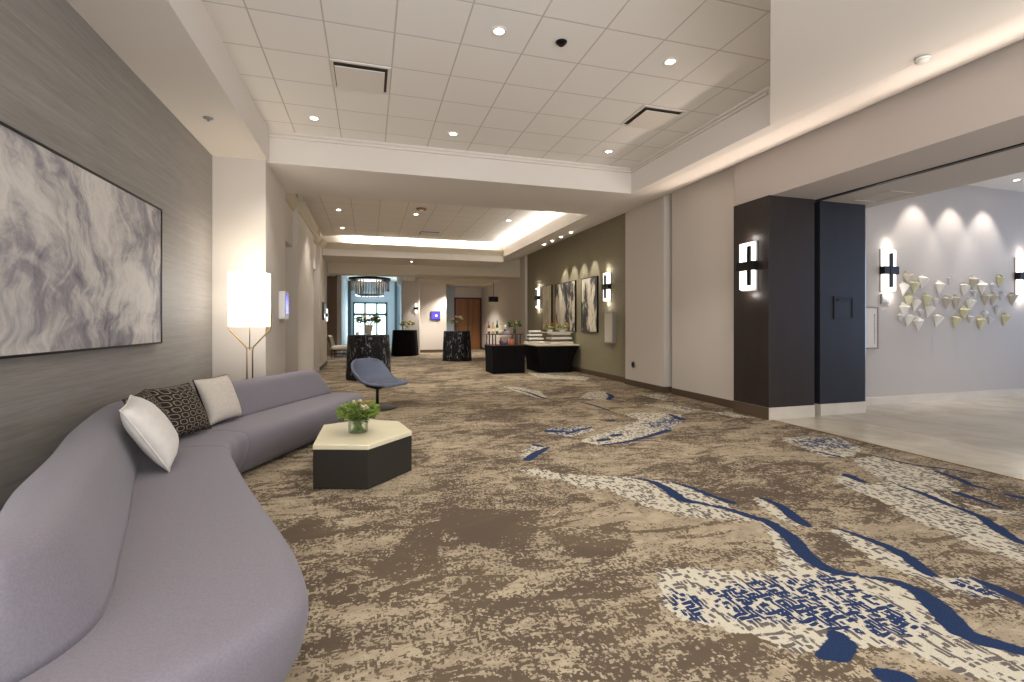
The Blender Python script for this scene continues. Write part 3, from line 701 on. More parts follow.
def bouquet(t, z0, spread, height, nleaf, blossoms, seed, leaf=.06, mat_leaf=None, lean=0, r_b=.03):
    rnd = random.Random(seed); st = MB(); fo = MB()
    for k in range(nleaf):
        a = rnd.uniform(0, 6.283); el = rnd.uniform(.1, 1.0); r = spread*math.sqrt(rnd.random())
        h = z0+height*rnd.uniform(.25, .85)*(1-.35*(r/spread)**2)
        p = Vector((r*math.cos(a), r*math.sin(a), h)); d = Vector((math.cos(a)*1.0, math.sin(a)*1.0, rnd.uniform(-.3, 1.0)))
        leafquad(fo, p, d, leaf*rnd.uniform(.7, 1.4), leaf*rnd.uniform(.35, .6), rnd)
        if k % 6 == 0: st.tube([(0.015*math.cos(a), .015*math.sin(a), z0-.0), (p.x*.6, p.y*.6, (z0+h)/2), p], .0022, 5)
    fo.build('foliage', mat_leaf or M_leaf, t)
    for (x, y, z, r, mm) in blossoms:
        m = MB(); rose(m, (x, y, z), r, rnd); m.build('blossom', mm, t)
        st.tube([(0, 0, z0-.04 if z0 > .05 else 0.01), (x*.5, y*.5, (z0+z)/2), (x, y, z-r*.4)], .003, 5)
    st.build('stems', M_stem, t)
def glass_vase(t, prof, th=.004, water=None):
    inner = [(max(r-th, .002), z+(.008 if i == 0 else 0)) for i, (r, z) in enumerate(prof)]
    m = MB().lathe(prof+inner[::-1], 24); m.build('vase', M_glass, t)
t = thing('flower_arrangement', 'cream rose and greenery in a short clear glass vase on the coffee table', 'flowers', (-.10, 4.60, .366))
glass_vase(t, [(.080, 0), (.086, .012), (.088, .06), (.088, .115)])
rb = random.Random(3); m = MB()
for k in range(44):
    a = rb.uniform(0, 6.28); r0 = rb.uniform(0, .065); r1 = rb.uniform(0, .07); a2 = a+rb.uniform(1.5, 4.5)
    m.tube([(r0*math.cos(a), r0*math.sin(a), .014), (r1*math.cos(a2), r1*math.sin(a2), .115)], .003, 5)
m.build('cut_stems', M_stem, t)
bouquet(t, .10, .16, .21, 400, [(.055, -.06, .225, .045, M_petalw), (-.03, .03, .27, .026, M_petalw), (.045, .06, .25, .03, M_petalp), (.02, -.02, .285, .018, M_petalw), (.09, .03, .255, .028, M_petalp), (-.10, -.05, .13, .02, M_petalw)], 5, .05)
m2 = MB(); rr2 = random.Random(8)
for k in range(110):
    a = rr2.uniform(0, 6.28); r = .12*math.sqrt(rr2.random()); leafquad(m2, Vector((r*math.cos(a), r*math.sin(a), .10+rr2.uniform(0, .09))), Vector((math.cos(a), math.sin(a), rr2.uniform(-.4, .7))), .055, .028, rr2)
m2.build('foliage', M_leaf2, t)

# ------------------------------------------------------------------ floor lamp
t = thing('floor_lamp', 'lit floor lamp with white drum shade on twin brass poles behind the sofa', 'lamp', (-1.46, 6.80, 0))
MB().lathe([(.16, 0), (.16, .015), (.15, .022), (.02, .024)], 32).build('base', M_brass, t)
ca, sa = math.cos(R(-12)), math.sin(R(-12))
for s in (-1, 1):
    w2 = lambda u, z: (u*ca*s, u*sa*s, z)
    MB().tube([w2(.035, .02), w2(.035, 1.02), w2(.05, 1.06), w2(.245, 1.27), w2(.258, 1.30), w2(.258, 1.47 if s > 0 else 1.62)], .0085, 8).build('pole', M_brass, t)
MB().lathe([(.236, 1.315), (.236, 1.99)], 40, cap=False).build('lamp_shade', M_lamp, t, solid=.003)
MB().lathe([(.233, 1.33), (.02, 1.332)], 32, cap=False).build('diffuser', M_lamp, t)
MB().tube([(0, 0, 1.02), (0, 0, 1.5)], .006).tube([w2(-.05, 1.045), w2(.05, 1.045)], .006).build('stem', M_brass, t)
MB().ball((0, 0, 1.6), .045, 12, 8).build('bulb', M_diff, t)
d = bpy.data.lights.new('lamp_glow', 'POINT'); d.energy = 2.5; d.color = (1, .9, .78); d.shadow_soft_size = .2
o = bpy.data.objects.new('lamp_glow', d); C.objects.link(o); o.parent = t; o.location = (0, 0, 2.08)

# ------------------------------------------------------------------ swivel lounge chair
t = thing('lounge_chair', 'slate blue upholstered swivel shell chair on black disc base before the cocktail table', 'chair', (.12, 7.98, 0), R(-42))
G = []
pf = [(.37, .372, .27, 0), (.385, .395, .29, 0), (.36, .415, .31, 0), (.24, .408, .345, .005), (.10, .40, .365, .03), (-.05, .395, .375, .075), (-.17, .41, .38, .125), (-.245, .455, .385, .15), (-.285, .53, .385, .12), (-.31, .61, .375, .075), (-.33, .69, .355, .03), (-.345, .75, .32, -.015), (-.35, .785, .26, -.03)]
for i, (x, z, hw, wg) in enumerate(pf):
    row = []
    for j in range(13):
        u = -1+j/6; fwd = (.13 if i >= 6 else .03*max(0, i-3))*abs(u)**2.2
        row.append((x+fwd, hw*u, z+wg*abs(u)**3))
    G.append(row)
MB().grid(G).build('shell', M_blue_f, t, solid=.045, sub=1)
MB().prism([(.27*math.cos(a)+.08, .29*math.sin(a)) for a in [2*math.pi*k/24 for k in range(24)]], .415, .455).build('seat_pad', M_blue_f, t, .018, 3)
MB().lathe([(.03, .30), (.16, .345), (.21, .375)], 24).build('underframe', M_black, t)
MB().tube([(0, 0, .015), (0, 0, .34)], .024, 14).build('column', M_blackmetal, t)
MB().lathe([(.32, 0), (.32, .010), (.30, .016), (.03, .022)], 36).build('base', M_blackmetal, t)

# ------------------------------------------------------------------ wall art
def artwork(label, x, y0, y1, z0, z1, art, sx, group=None, fm=None, d=.05):
    t = thing('painting', label, 'painting', (x, (y0+y1)/2, (z0+z1)/2), 0, group); hy = (y1-y0)/2; hz = (z1-z0)/2; f = .016
    MB().box(sx*.004, -hy+f, -hz+f, sx*(d-.008), hy-f, hz-f).build('canvas', art, t)
    m = MB()
    for a in ((-hy, -hz, hy, -hz+f), (-hy, hz-f, hy, hz), (-hy, -hz+f, -hy+f, hz-f), (hy-f, -hz+f, hy, hz-f)):
        m.box(sx*.002, a[0], a[1], sx*d, a[2], a[3])
    m.build('frame', fm or M_blackmetal, t); return t
big = [(.26, srgb(70, 66, 72)), (.38, srgb(124, 119, 125)), (.46, srgb(160, 154, 156)), (.52, srgb(196, 190, 184)), (.60, srgb(222, 215, 206)), (.72, srgb(206, 199, 191)), (.82, srgb(130, 126, 130))]
artwork('large grey and white swirling abstract canvas in slim dark frame on the brushed wall', -2.0, 2.6, 5.50, 1.16, 2.475, paint('abstract_swirl', big, (.4, 3.4, 1.5), 4.4), 1)
dk = [(.36, srgb(44, 42, 46)), (.46, srgb(92, 88, 86)), (.50, srgb(206, 196, 172)), (.6, srgb(232, 224, 204)), (.7, srgb(120, 112, 104))]
pal = [(.3, srgb(120, 108, 92)), (.42, srgb(190, 178, 150)), (.55, srgb(216, 206, 180)), (.72, srgb(170, 156, 130))]
grp = 'three abstract canvases on the olive wall'
artwork('pale gold abstract canvas, the slim farthest one of three on the olive wall', 5.58, 14.25, 15.1, 1.12, 2.58, paint('abstract_pale', pal, (.4, 1.4, 1.4), 6.3, False), -1, grp)
artwork('black and cream abstract canvas in the middle of three on the olive wall', 5.58, 12.42, 13.92, 1.12, 2.56, paint('abstract_contrast', dk, (.4, 2.0, 1.1), 9.2, False), -1, grp)
artwork('grey and cream abstract canvas, the nearest of three on the olive wall', 5.58, 11.06, 12.0, 1.12, 2.56, paint('abstract_dusk', dk, (.4, 1.7, 1.2), 12.9, False), -1, grp)

# ------------------------------------------------------------------ wall sconces
def sconce(label, loc, rz, lit=6, bar=0):
    t = thing('wall_sconce', label, 'wall light', loc, rz, 'wall sconces with black cross bars')   # local +X points out of the wall
    box('backplate', M_metalgrey, (.002, -.15, -.36, .014, .15, .36), t)
    MB().box(.014, -.13, -.34, .075, -.01, .34).box(.014, .03, -.34, .075, .13, .34).build('diffuser', M_diff, t, .01)
    box('cross_bar', M_blackmetal, (.012, -.165, -.065, .10, .165, .065), t, .003)
    box('vertical_bar', M_blackmetal, (.06, -.035+bar, -.285, .105, .022+bar, .285), t, .003)
    for z in (.42, -.42):
        d = bpy.data.lights.new('sconce_glow', 'POINT'); d.energy = lit*.22; d.color = (1, .92, .84); d.shadow_soft_size = .04
        o = bpy.data.objects.new('sconce_glow', d); C.objects.link(o); o.parent = t; o.location = (.09, .02, z)
sconce('lit wall sconce on the espresso column', (5.36, 5.77, 2.19), R(180), 4, .085)
sconce('lit wall sconce between the dark partition and the white cone sculptures', (8.30, 5.93, 2.235), R(-90))
sconce('lit wall sconce at far end of foyer wall past the white cone sculptures', (11.70, 5.93, 2.235), R(-90))
sconce('lit wall sconce on olive wall next to the nearest abstract canvas', (5.58, 10.55, 2.24), R(180))
sconce('lit wall sconce on olive wall past the farthest pale canvas', (5.58, 15.55, 2.22), R(180))
def small_sconce(label, loc, rz):
    t = thing('wall_sconce', label, 'wall light', loc, rz)
    box('diffuser', M_diff, (.01, -.03, -.2, .05, .03, .2), t, .01); box('cross_bar', M_blackmetal, (.0, -.09, -.06, .06, .09, .06), t)
small_sconce('slim lit sconce on the rounded beige column far down the hall', (1.95, 21.4, 2.0), R(-90))
small_sconce('slim lit sconce on the far pilaster above the white chair', (-1.36, 16.75, 1.62), 0)

# ------------------------------------------------------------------ white folded cones on the foyer wall
CONES = [(8.76,2.19,'g'),(8.92,2.05,'y'),(8.67,2.01,'w'),(9.13,2.14,'w'),(8.79,1.82,'y'),(8.67,1.65,'w'),(8.95,1.75,'w'),(9.22,1.82,'y'),(9.28,1.64,'w'),(8.79,1.49,'w'),(9.0,1.42,'w'),(9.49,1.48,'w'),(9.52,2.05,'w'),(9.71,1.8,'g'),(9.82,2.15,'s'),(9.94,1.81,'g'),(10.16,2.03,'w'),(10.14,1.61,'y'),(9.95,1.45,'y'),(10.39,2.16,'g'),(10.6,2.07,'w'),(10.41,1.95,'s'),(10.31,1.77,'w'),(10.32,1.48,'s'),(10.70,1.87,'g'),(10.93,1.87,'g'),(10.58,1.43,'y'),(10.86,1.46,'s'),(10.92,2.07,'s'),(11.12,2.2,'y'),(11.17,1.9,'s'),(11.04,1.65,'s'),(11.25,1.5,'y'),(11.44,1.88,'g'),(10.70,1.56,'s'),(8.60,1.5,'s'),(9.45,1.78,'s'),(9.08,1.59,'s')]
CM = {'w': mat('white_paper', srgb(232, 228, 220), .7), 'y': mat('pale_yellow_paper', srgb(206, 201, 168), .7), 'g': mat('stone_paper', srgb(188, 181, 166), .7), 's': mat('light_grey_paper', srgb(206, 204, 204), .7)}
rows = [[], [], [], []]
for c in CONES: rows[0 if c[1] > 1.98 else 1 if c[1] > 1.74 else 2 if c[1] > 1.53 else 3].append(c)
ORD = ['first', 'second', 'third', 'fourth', 'fifth', 'sixth', 'seventh', 'eighth', 'ninth', 'tenth', 'eleventh', 'twelfth', 'thirteenth', 'fourteenth']
CN = {'w': 'white', 'y': 'pale yellow', 'g': 'stone coloured', 's': 'small light grey'}
rc = random.Random(11)
for ri, row in enumerate(rows):
    for k, (x, z, q) in enumerate(sorted(row)):
        s = .05 if q == 's' else .078; rot = rc.uniform(-.25, .25); n = 7; dp = s*1.5
        lip = [(s*math.cos(math.pi*i/(n-1)), -dp*math.sin(math.pi*i/(n-1)), -.25*s*math.sin(math.pi*i/(n-1))) for i in range(n)]
        back_ = [(-s*.25, 0, s*.85), (s*.45, 0, s*.7)]; tip = (rc.uniform(-.15, .15)*s, -.010, -s*2.6)
        V = lip+back_+[tip]; F = [(i, i+1, n+2) for i in range(n-1)]+[(0, n, 1), (1, n, 2), (2, n, 3), (3, n, n+1), (3, n+1, 4), (4, n+1, 5), (5, n+1, 6), (n, 0, n+2, 6, n+1)]
        mb = MB().add([(a*math.cos(rot)-c*math.sin(rot)*.6, b-.003, a*math.sin(rot)+c) for a, b, c in V], F)
        o = mb.build('wall_cone', CM[q], fix=True); o.location = (x, 5.929, z)
        tag(o, f'{CN[q]} foyer wall cone, {ORD[k]} from partition in {["top", "second", "third", "bottom"][ri]} row', 'wall ornament', 'folded cone ornaments on the foyer wall')

# ------------------------------------------------------------------ wall fittings
t = thing('fire_alarm', 'small grey square alarm plate just under the foyer sconce nearest the partition', 'alarm', (8.25, 5.93, 1.76))
box('plate', M_metalgrey, (-.085, -.03, -.08, .085, -.001, .08), t, .006); MB().box(-.06, -.036, -.055, .06, -.03, -.045).box(-.06, -.036, -.015, .06, -.03, -.005).box(-.06, -.036, .025, .06, -.03, .035).build('grille', M_metalgrey, t)
t = thing('framed_notice', 'framed pale notice with a vertical line of print on foyer wall beside the partition', 'notice', (7.92, 5.93, 1.28))
box('paper', mat('notice_paper', srgb(214, 206, 198), .6), (-.16, -.02, -.33, .16, -.002, .33), t)
MB().box(-.18, -.03, -.35, .18, -.001, -.325).box(-.18, -.03, .325, .18, -.001, .35).box(-.18, -.03, -.325, -.155, -.001, .325).box(.155, -.03, -.325, .18, -.001, .325).build('frame', mat('pewter_rose_frame', srgb(150, 128, 120), .5), t)
mpt = MB(); rp = random.Random(4); z = -.26
while z < .22:
    h = rp.uniform(.012, .03); mpt.box(.085, -.0215, z, .105, -.02, z+h); z += h+.012
mpt.build('print', M_brown, t)
t = thing('pull_panel', 'flush square dark pull plate recessed in the slate partition', 'plate', (6.765, 5.45, 1.585))
MB().box(-.17, -.004, -.15, .17, -.001, .15).build('plate', M_navy, t)
MB().box(-.19, -.014, -.17, .19, -.001, -.145).box(-.19, -.014, .145, .19, -.001, .17).box(-.19, -.014, -.145, -.165, -.001, .145).box(.165, -.014, -.145, .19, -.001, .145).build('frame', M_black, t)
box('handle', M_navy, (-.12, -.02, .1, .12, -.004, .13), t, .004)
t = thing('door_holder', 'round black magnetic fixture set low on the beige pier by the olive wall', 'door holder', (5.48, 9.2, .46))
o = MB().lathe([(.075, 0), (.075, .015), (.06, .022)], 24).build('ring', M_chrome, t); o.rotation_euler = (0, R(-90), 0)
o = MB().lathe([(.055, .018), (.055, .03), (.02, .034)], 20).build('magnet', M_black, t); o.rotation_euler = (0, R(-90), 0)
t = thing('light_box', 'shallow cream framed panel on the olive wall below the nearer sconce', 'wall panel', (5.58, 10.39, 1.255))
box('panel', mat('speckled_panel', srgb(206, 198, 182), .6, noise=((50, 50, 50), .12)), (-.075, -.2, -.36, -.003, .2, .36), t, .004)
MB().box(-.085, -.215, -.375, -.002, .215, -.35).box(-.085, -.215, .35, -.002, .215, .375).box(-.085, -.215, -.35, -.002, -.195, .35).box(-.085, .195, -.35, -.002, .215, .35).build('frame', M_metalgrey, t)
t = thing('room_sign', 'white cased room sign with blue lit screen on the beige wall beside the floor lamp', 'sign', (-1.36, 8.35, 1.64))
box('case', mat('white_plastic', srgb(226, 224, 222), .4), (.002, -.17, -.22, .10, .17, .22), t, .012); box('screen', M_screen, (.10, -.13, -.14, .104, .13, .17), t)
box('mount', M_metalgrey, (.002, -.08, -.28, .05, .08, -.22), t)
t = thing('room_sign', 'small square blue glowing screen on the beige wall beyond the cocktail tables', 'sign', (2.93, 22.4, 1.70))
box('case', M_black, (-.22, -.05, -.2, .22, -.001, .2), t, .01); box('screen', M_screen, (-.19, -.055, -.17, .19, -.05, .17), t)
MB().lathe([(.05, 0), (.05, .002)], 16).build('emblem', mat('screen_white', (1, 1, 1, 1), .4, emit=(.8, .8, 1, 1), es=1.2), t).location = (.04, -.056, 0)
for c in t.children:
    if c.name.startswith('emblem'): c.rotation_euler = (R(90), 0, 0)
t = thing('exit_sign', 'dark hanging sign box near the walnut door at the far wall', 'sign', (5.0, 19.6, 2.36))
box('housing', M_blackmetal, (-.2, -.05, -.11, .2, .05, .11), t, .006); MB().tube([(0, 0, .11), (0, 0, .84)], .012).build('stem', M_blackmetal, t)
t = thing('wall_switch', 'narrow black control panel on the far left pilaster beside the white chair', 'control panel', (-1.36, 15.6, 1.72))
box('panel', M_black, (.002, -.2, -.27, .05, .2, .27), t, .006); box('button_plate', M_chrome, (.05, -.05, -.2, .056, .12, -.08), t)

# ------------------------------------------------------------------ draped cocktail tables
def sequin():
    g = NB('black_sequin_cloth'); n = g.noise((24, 24, 9), 3, .6, 1.0); f = g.smooth(n, .565, .63)
    z = g.noise((7, 7, 2.2), 2)
    c = g.mix(g.math('MULTIPLY', f, g.smooth(z, .35, .55)), srgb(13, 12, 15), srgb(150, 150, 156)); return g.done(c, .6, .3)
M_seq = sequin()
def cocktail(label, x, y, rt, rb_, cloth, ph):
    t = thing('cocktail_table', label, 'table', (x, y, 0), 0, 'round cocktail tables in floor length black cloths')
    wob = lambda a, z: .016*(1-z/1.07)*math.sin(17*a+ph)+.012*(1-z/1.07)*math.sin(9*a+2*ph)
    MB().lathe([(rb_, .004), (rb_*.985, .15), (rt*1.03+.0, .75), (rt*1.01, .98), (rt, 1.055), (rt-.012, 1.068), (.02, 1.07)], 72, wob=wob, cap=False).build('tablecloth', cloth, t)
    MB().lathe([(rt-.03, 1.03), (rt-.03, 1.055)], 32).build('tabletop', M_burg, t); MB().tube([(0, 0, .02), (0, 0, 1.03)], .035, 10).build('column', M_blackmetal, t)
    MB().lathe([(.3, .003), (.3, .02), (.05, .03)], 24).build('base', M_blackmetal, t)
cocktail('cocktail table in silver flecked black cloth behind the blue shell chair', -.02, 12.3, .49, .53, M_seq, 0)
cocktail('plain black draped cocktail table by the rounded column near the lobby', 1.42, 20.55, .50, .56, M_linen_b, 1)
cocktail('cocktail table in silver flecked black cloth in front of the walnut door', 3.05, 17.3, .48, .53, M_seq, 2)
# centrepieces
t = thing('flower_arrangement', 'bushy mixed bouquet in a pale tapered vase on the cocktail table behind blue chair', 'flowers', (-.02, 12.25, 1.07))
MB().lathe([(.055, 0), (.06, .02), (.095, .17), (.11, .24)], 20).build('vase', mat('celadon_vase', srgb(196, 190, 168), .3), t)
bouquet(t, .22, .26, .30, 150, [(.1, -.1, .40, .06, M_petalp), (-.13, -.08, .44, .05, M_petalw), (.0, -.13, .36, .055, M_petalr), (-.24, -.02, .42, .045, M_petalw), (.16, .02, .46, .04, M_petaly), (-.05, .05, .5, .05, M_petalp)], 21, .10, M_leaf2)
t = thing('flower_arrangement', 'low spray of yellow and cream blossoms on the plain black cocktail table', 'flowers', (1.5, 20.4, 1.07))
MB().lathe([(.07, 0), (.09, .05), (.08, .14)], 16).build('vase', M_glass, t)
bouquet(t, .12, .3, .26, 70, [(-.2, -.1, .24, .08, M_petaly), (.05, -.15, .28, .09, M_petalw), (.24, -.05, .25, .08, M_petaly), (-.05, 0, .34, .07, M_petalw), (.15, .1, .36, .07, M_petaly)], 22, .10)
t = thing('flower_arrangement', 'airy white blossoms in a glass vase on the cocktail table before the walnut door', 'flowers', (3.02, 17.25, 1.07))
MB().lathe([(.05, 0), (.05, .2)], 16).build('vase', M_glass, t)
bouquet(t, .18, .2, .32, 34, [(-.14, -.05, .42, .075, M_petalw), (.12, -.08, .50, .08, M_petalw), (.02, .02, .34, .06, M_petalw), (.2, .02, .44, .06, M_petalw), (-.03, -.1, .52, .06, M_petalw)], 23, .09)
t = thing('votive_candle', 'small white votive holder at the edge of cocktail table behind blue chair', 'candle', (-.28, 12.02, 1.07))
MB().lathe([(.03, 0), (.04, .01), (.042, .08)], 16).build('cup', M_tray, t); MB().lathe([(.03, .03), (.03, .07)], 12).build('wax', M_cushw, t)

# ------------------------------------------------------------------ buffet tables
def skirt(b, top, z, n=24, amp=.012):
    """cloth from the top outline down to a smaller foot outline, slightly gathered"""
    def ring(P, k):
        o = []
        for i in range(len(P)):
            a, c = P[i], P[(i+1) % len(P)]
            for j in range(n):
                f = j/n; o.append((a[0]+(c[0]-a[0])*f, a[1]+(c[1]-a[1])*f))
        return o
    G = []
    for q in range(7):
        f = q/6; e = f**2.2; P = [(p[0]*(1-e)+r[0]*e, p[1]*(1-e)+r[1]*e) for p, r in zip(b, top)]
        row = []
        cx = sum(p[0] for p in P)/len(P); cy = sum(p[1] for p in P)/len(P)
        for i, (x, y) in enumerate(ring(P, 0)):
            k = 1+amp*(1-f)*math.sin(i*.9); row.append((cx+(x-cx)*k, cy+(y-cy)*k, .006+(z-.006)*f))
        G.append(row)
    return MB().grid(G, True)
t = thing('buffet_table', 'black draped buffet table carrying the mahogany drinks riser', 'table', (3.58, 12.75, 0))
skirt([(-.44, -.42), (.46, -.34), (.46, .42), (-.44, .42)], [(-.47, -.45), (.49, -.37), (.49, .45), (-.47, .45)], .745).build('tablecloth', M_linen_b, t)
MB().prism([(-.47, -.45), (.49, -.37), (.49, .45), (-.47, .45)], .745, .765).build('tabletop', M_burg, t, .004)
box('foot', M_chrome, (-.40, -.40, 0, -.34, -.34, .03), t); box('foot', M_chrome, (.36, -.32, 0, .42, -.26, .03), t)
t = thing('buffet_table', 'black spandex buffet table with cream top carrying white tiered trays by olive wall', 'table', (4.92, 12.85, 0))
skirt([(-.47, -.55), (.43, -.60), (.47, .55), (-.47, .6)], [(-.63, -.62), (.60, -.75), (.60, .68), (-.63, .68)], .735, 24, .004).build('tablecloth', M_linen_b, t)
MB().prism([(-.64, -.64), (.61, -.77), (.61, .69), (-.64, .69)], .735, .775).build('tabletop', mat('cream_laminate', srgb(214, 198, 172), .35), t, .004)
# mahogany riser with bottles, flowers
t = thing('display_riser', 'mahogany two level riser shelf on the smaller buffet table', 'riser', (3.56, 12.7, .766))
box('shelf', M_burg, (-.52, -.2, .275, .47, .2, .30), t, .003)
for x in (-.47, -.30, .26, .40): box('leg', M_burg, (x-.015, -.17, 0, x+.015, -.14, .275), t); box('leg', M_burg, (x-.015, .14, 0, x+.015, .17, .275), t)
def bottle(label, loc, h, r, m, cap):
    t = thing('bottle', label, 'bottle', loc, 0, 'bottles on the mahogany riser')
    MB().lathe([(r*.95, 0), (r, .01), (r, h*.55), (r*.8, h*.66), (r*.35, h*.78), (r*.33, h*.95)], 14).build('body', m, t); MB().lathe([(r*.4, h*.93), (r*.4, h)], 10).build('cap', cap, t)
    MB().lathe([(r*1.02, h*.2), (r*1.02, h*.45)], 14, cap=False).build('label_band', M_tray, t)
amber = mat('amber_glass', srgb(150, 84, 40), .15); gold = mat('gold_juice', srgb(206, 176, 96), .2); grn = mat('green_glass', srgb(70, 96, 54), .15)
for lb, x, h, r, mm in (('amber bottle, leftmost of the four on the mahogany riser', -.45, .33, .035, amber), ('golden bottle between the amber and green bottles on riser', -.33, .30, .045, gold), ('tall pale green bottle next to the golden bottle on riser', -.22, .36, .035, grn), ('short yellow bottle nearest the folded napkins on riser', -.11, .26, .04, mat('lemon_juice', srgb(214, 200, 130), .2))):
    bottle(lb, (3.56+x, 12.68, 1.067), h, r, mm, M_black)
t = thing('flower_arrangement', 'white lilies and leaves in a dark vase on the riser shelf', 'flowers', (3.84, 12.68, 1.067))
MB().lathe([(.03, 0), (.045, .02), (.035, .14)], 14).build('vase', grn, t)
bouquet(t, .12, .13, .26, 60, [(0, -.05, .32, .055, M_petalw), (-.07, -.03, .25, .045, M_petaly), (.06, .0, .28, .04, M_petalw)], 31, .11, M_leaf2)
t = thing('napkin_stack', 'folded pale lilac napkins stacked on the riser shelf beside bottles', 'napkins', (3.58, 12.62, 1.067))
for k in range(3): box('napkin', mat('lilac_linen', srgb(176, 164, 178), .8), (-.1+.01*k, -.07, .026*k, .1-.006*k, .07, .024+.026*k), t, .006)
t = thing('candle', 'white pillar candle in a dark holder on the riser shelf', 'candle', (3.60, 12.80, 1.067))
MB().lathe([(.05, 0), (.02, .03), (.03, .12)], 14).build('holder', M_navy, t); MB().lathe([(.03, .12), (.03, .24)], 14).build('wax', M_tray, t)
t = thing('gift_basket', 'wrapped snack basket under the mahogany riser shelf', 'basket', (3.52, 12.66, .766))
MB().lathe([(.10, 0), (.14, .10)], 18).build('basket', mat('lilac_wicker', srgb(128, 112, 128), .7), t)
for k in range(5): box('packet', M_cushw if k % 2 else M_petalp, (-.1+.045*k, -.05, .09, -.065+.045*k, .03, .2), t, .005)
t = thing('snack_jar', 'orange glowing candy jar under the riser shelf', 'jar', (3.70, 12.50, .766))
MB().lathe([(.05, 0), (.06, .02), (.06, .13), (.045, .16)], 16).build('jar', mat('orange_candy', srgb(206, 116, 60), .3), t); MB().lathe([(.048, .16), (.048, .185)], 14).build('lid', M_burg, t)
# white tiered stands
def tier(label, loc, w, d, n, step):
    t = thing('tiered_stand', label, 'stand', loc)
    for k in range(n):
        e = k*.03; box('tray', M_tray, (-w/2+e, -d/2+e, step*k+.002, w/2-e, d/2-e, step*k+.055), t, .008)
    for x in (-w/2+.12, w/2-.12): box('post', M_metalgrey, (x-.015, -.015, .05, x+.015, .015, step*(n-1)), t)
    return t
tier('white tiered tray stand at the lobby end of the cream buffet top', (4.60, 13.2, .776), .5, .42, 4, .105)
tier('wider white tiered tray stand at the olive wall end of the cream buffet top', (5.17, 12.72, .776), .68, .5, 3, .125)
t = thing('serving_board', 'long pale board bridging over the white trays on the cream buffet', 'board', (5.1, 12.72, 1.084))
box('board', M_ttop, (-.40, -.22, .002, .40, .22, .026), t, .004)
for lb, x, bl, sd in (('coral blossoms in a low bowl on the pale serving board', -.2, M_petalr, 41), ('yellow blossoms with green leaves in a bowl on the pale serving board', .17, M_petaly, 42)):
    t = thing('flower_arrangement', lb, 'flowers', (5.1+x, 12.72, 1.11))
    MB().lathe([(.05, 0), (.10, .06)], 16).build('bowl', M_tray, t)
    rq = random.Random(sd); bouquet(t, .04, .15, .22, 40, [(rq.uniform(-.15, .15), rq.uniform(-.12, .08), rq.uniform(.12, .26), .045, bl if k % 3 else M_petalw) for k in range(9)], sd, .08)

# ------------------------------------------------------------------ white chair at the far left
t = thing('slipper_chair', 'white armless upholstered chair on dark wooden legs by the far left pilaster', 'chair', (-1.06, 20.3, 0), R(-8))
MB().box(-.33, -.33, .30, .42, .33, .46).build('seat', M_offwhite_f, t, .05, 3)
MB().grid([[(-.30-.0*s, y, .36), (-.36, y, .6), (-.43, y, .85), (-.50, y, .88), (-.52, y, .82), (-.46, y, .55), (-.40, y, .32)] for s, y in ((0, -.33), (1, .33))], True, False).build('backrest', M_offwhite_f, t, .03, 3)
for x, y in ((-.33, -.28), (-.33, .28), (.36, -.28), (.36, .28)): MB().tube([(x, y, .30), (x*1.04, y, .0)], [.022, .014], 8).build('leg', M_blackmetal, t)
MB().box(-.33, -.29, .12, .36, -.265, .145).box(-.33, .265, .12, .36, .29, .145).box(-.35, -.29, .27, .38, .29, .30).build('stretcher', M_blackmetal, t)

# ------------------------------------------------------------------ lobby chandelier
t = thing('chandelier', 'round crystal rod chandelier hanging in the lobby before the glazed doors', 'chandelier', (.02, 25.2, 0))
MB().lathe([(.96, 3.50), (1.02, 3.50), (1.02, 3.62), (.96, 3.62)], 48, cap=False).build('ring', M_black, t, fix=True)
MB().lathe([(.60, 3.49), (.05, 3.50)], 40, cap=False).build('light_panel', M_diff, t); MB().tube([(0, 0, 3.5), (0, 0, 4.05)], .03).build('stem', M_blackmetal, t)
MB().lathe([(.62, 2.74), (.70, 2.72), (.70, 2.80), (.62, 2.80)], 40, cap=False).build('lower_ring', M_chrome, t, fix=True)
rod = None
for ring_r, n, zb, zt in ((.94, 40, 2.95, 3.5), (.68, 30, 2.75, 3.5), (.42, 18, 2.66, 3.5)):
    for k in range(n):
        a = 2*math.pi*k/n; L_ = zt-zb
        if rod is None: rod = MB().tube([(0, 0, 0), (0, 0, 1)], .017, 6).build('crystal_rod', M_crystal, t); o = rod
        else: o = rod.copy(); C.objects.link(o); o.parent = t
        o.location = (ring_r*math.cos(a), ring_r*math.sin(a), zb); o.scale = (1, 1, L_)

# ------------------------------------------------------------------ ceiling fittings
def downlight(label, loc, power, size=95, aim=None, r=.046, lit=True):
    t = thing('downlight', label, 'ceiling light', loc, 0, 'recessed ceiling downlights')
    MB().lathe([(r+.03, -.002), (r+.028, -.008), (r, -.008), (r, -.002)], 24, cap=False).build('trim_ring', M_tray, t)
    MB().lathe([(r, -.004), (.004, -.004)], 20, cap=False).build('lens', M_led, t)
    x, y, z = loc
    s = spot('downlight_beam', (0, 0, -.03), (0, 0, -2), power, size); s.parent = t
    if aim: s.rotation_euler = (Vector(aim)-Vector((x, y, z-.03))).to_track_quat('-Z', 'Y').to_euler()
DLP = 70
for lb, x, y in (('ceiling downlight over the middle of hall in the same row as the black sprinkler', 1.13, 4.22), ('ceiling downlight beside the black sprinkler toward the foyer side', 2.93, 4.22), ('ceiling downlight in the far tile row nearest the foyer side', 3.55, 6.70), ('ceiling downlight in the middle of the far tile row', 1.13, 6.70), ('ceiling downlight in the far tile row above the coffee table side', -.69, 6.70)):
    downlight(lb, (x, y, 4.02), DLP)
DLP = 190
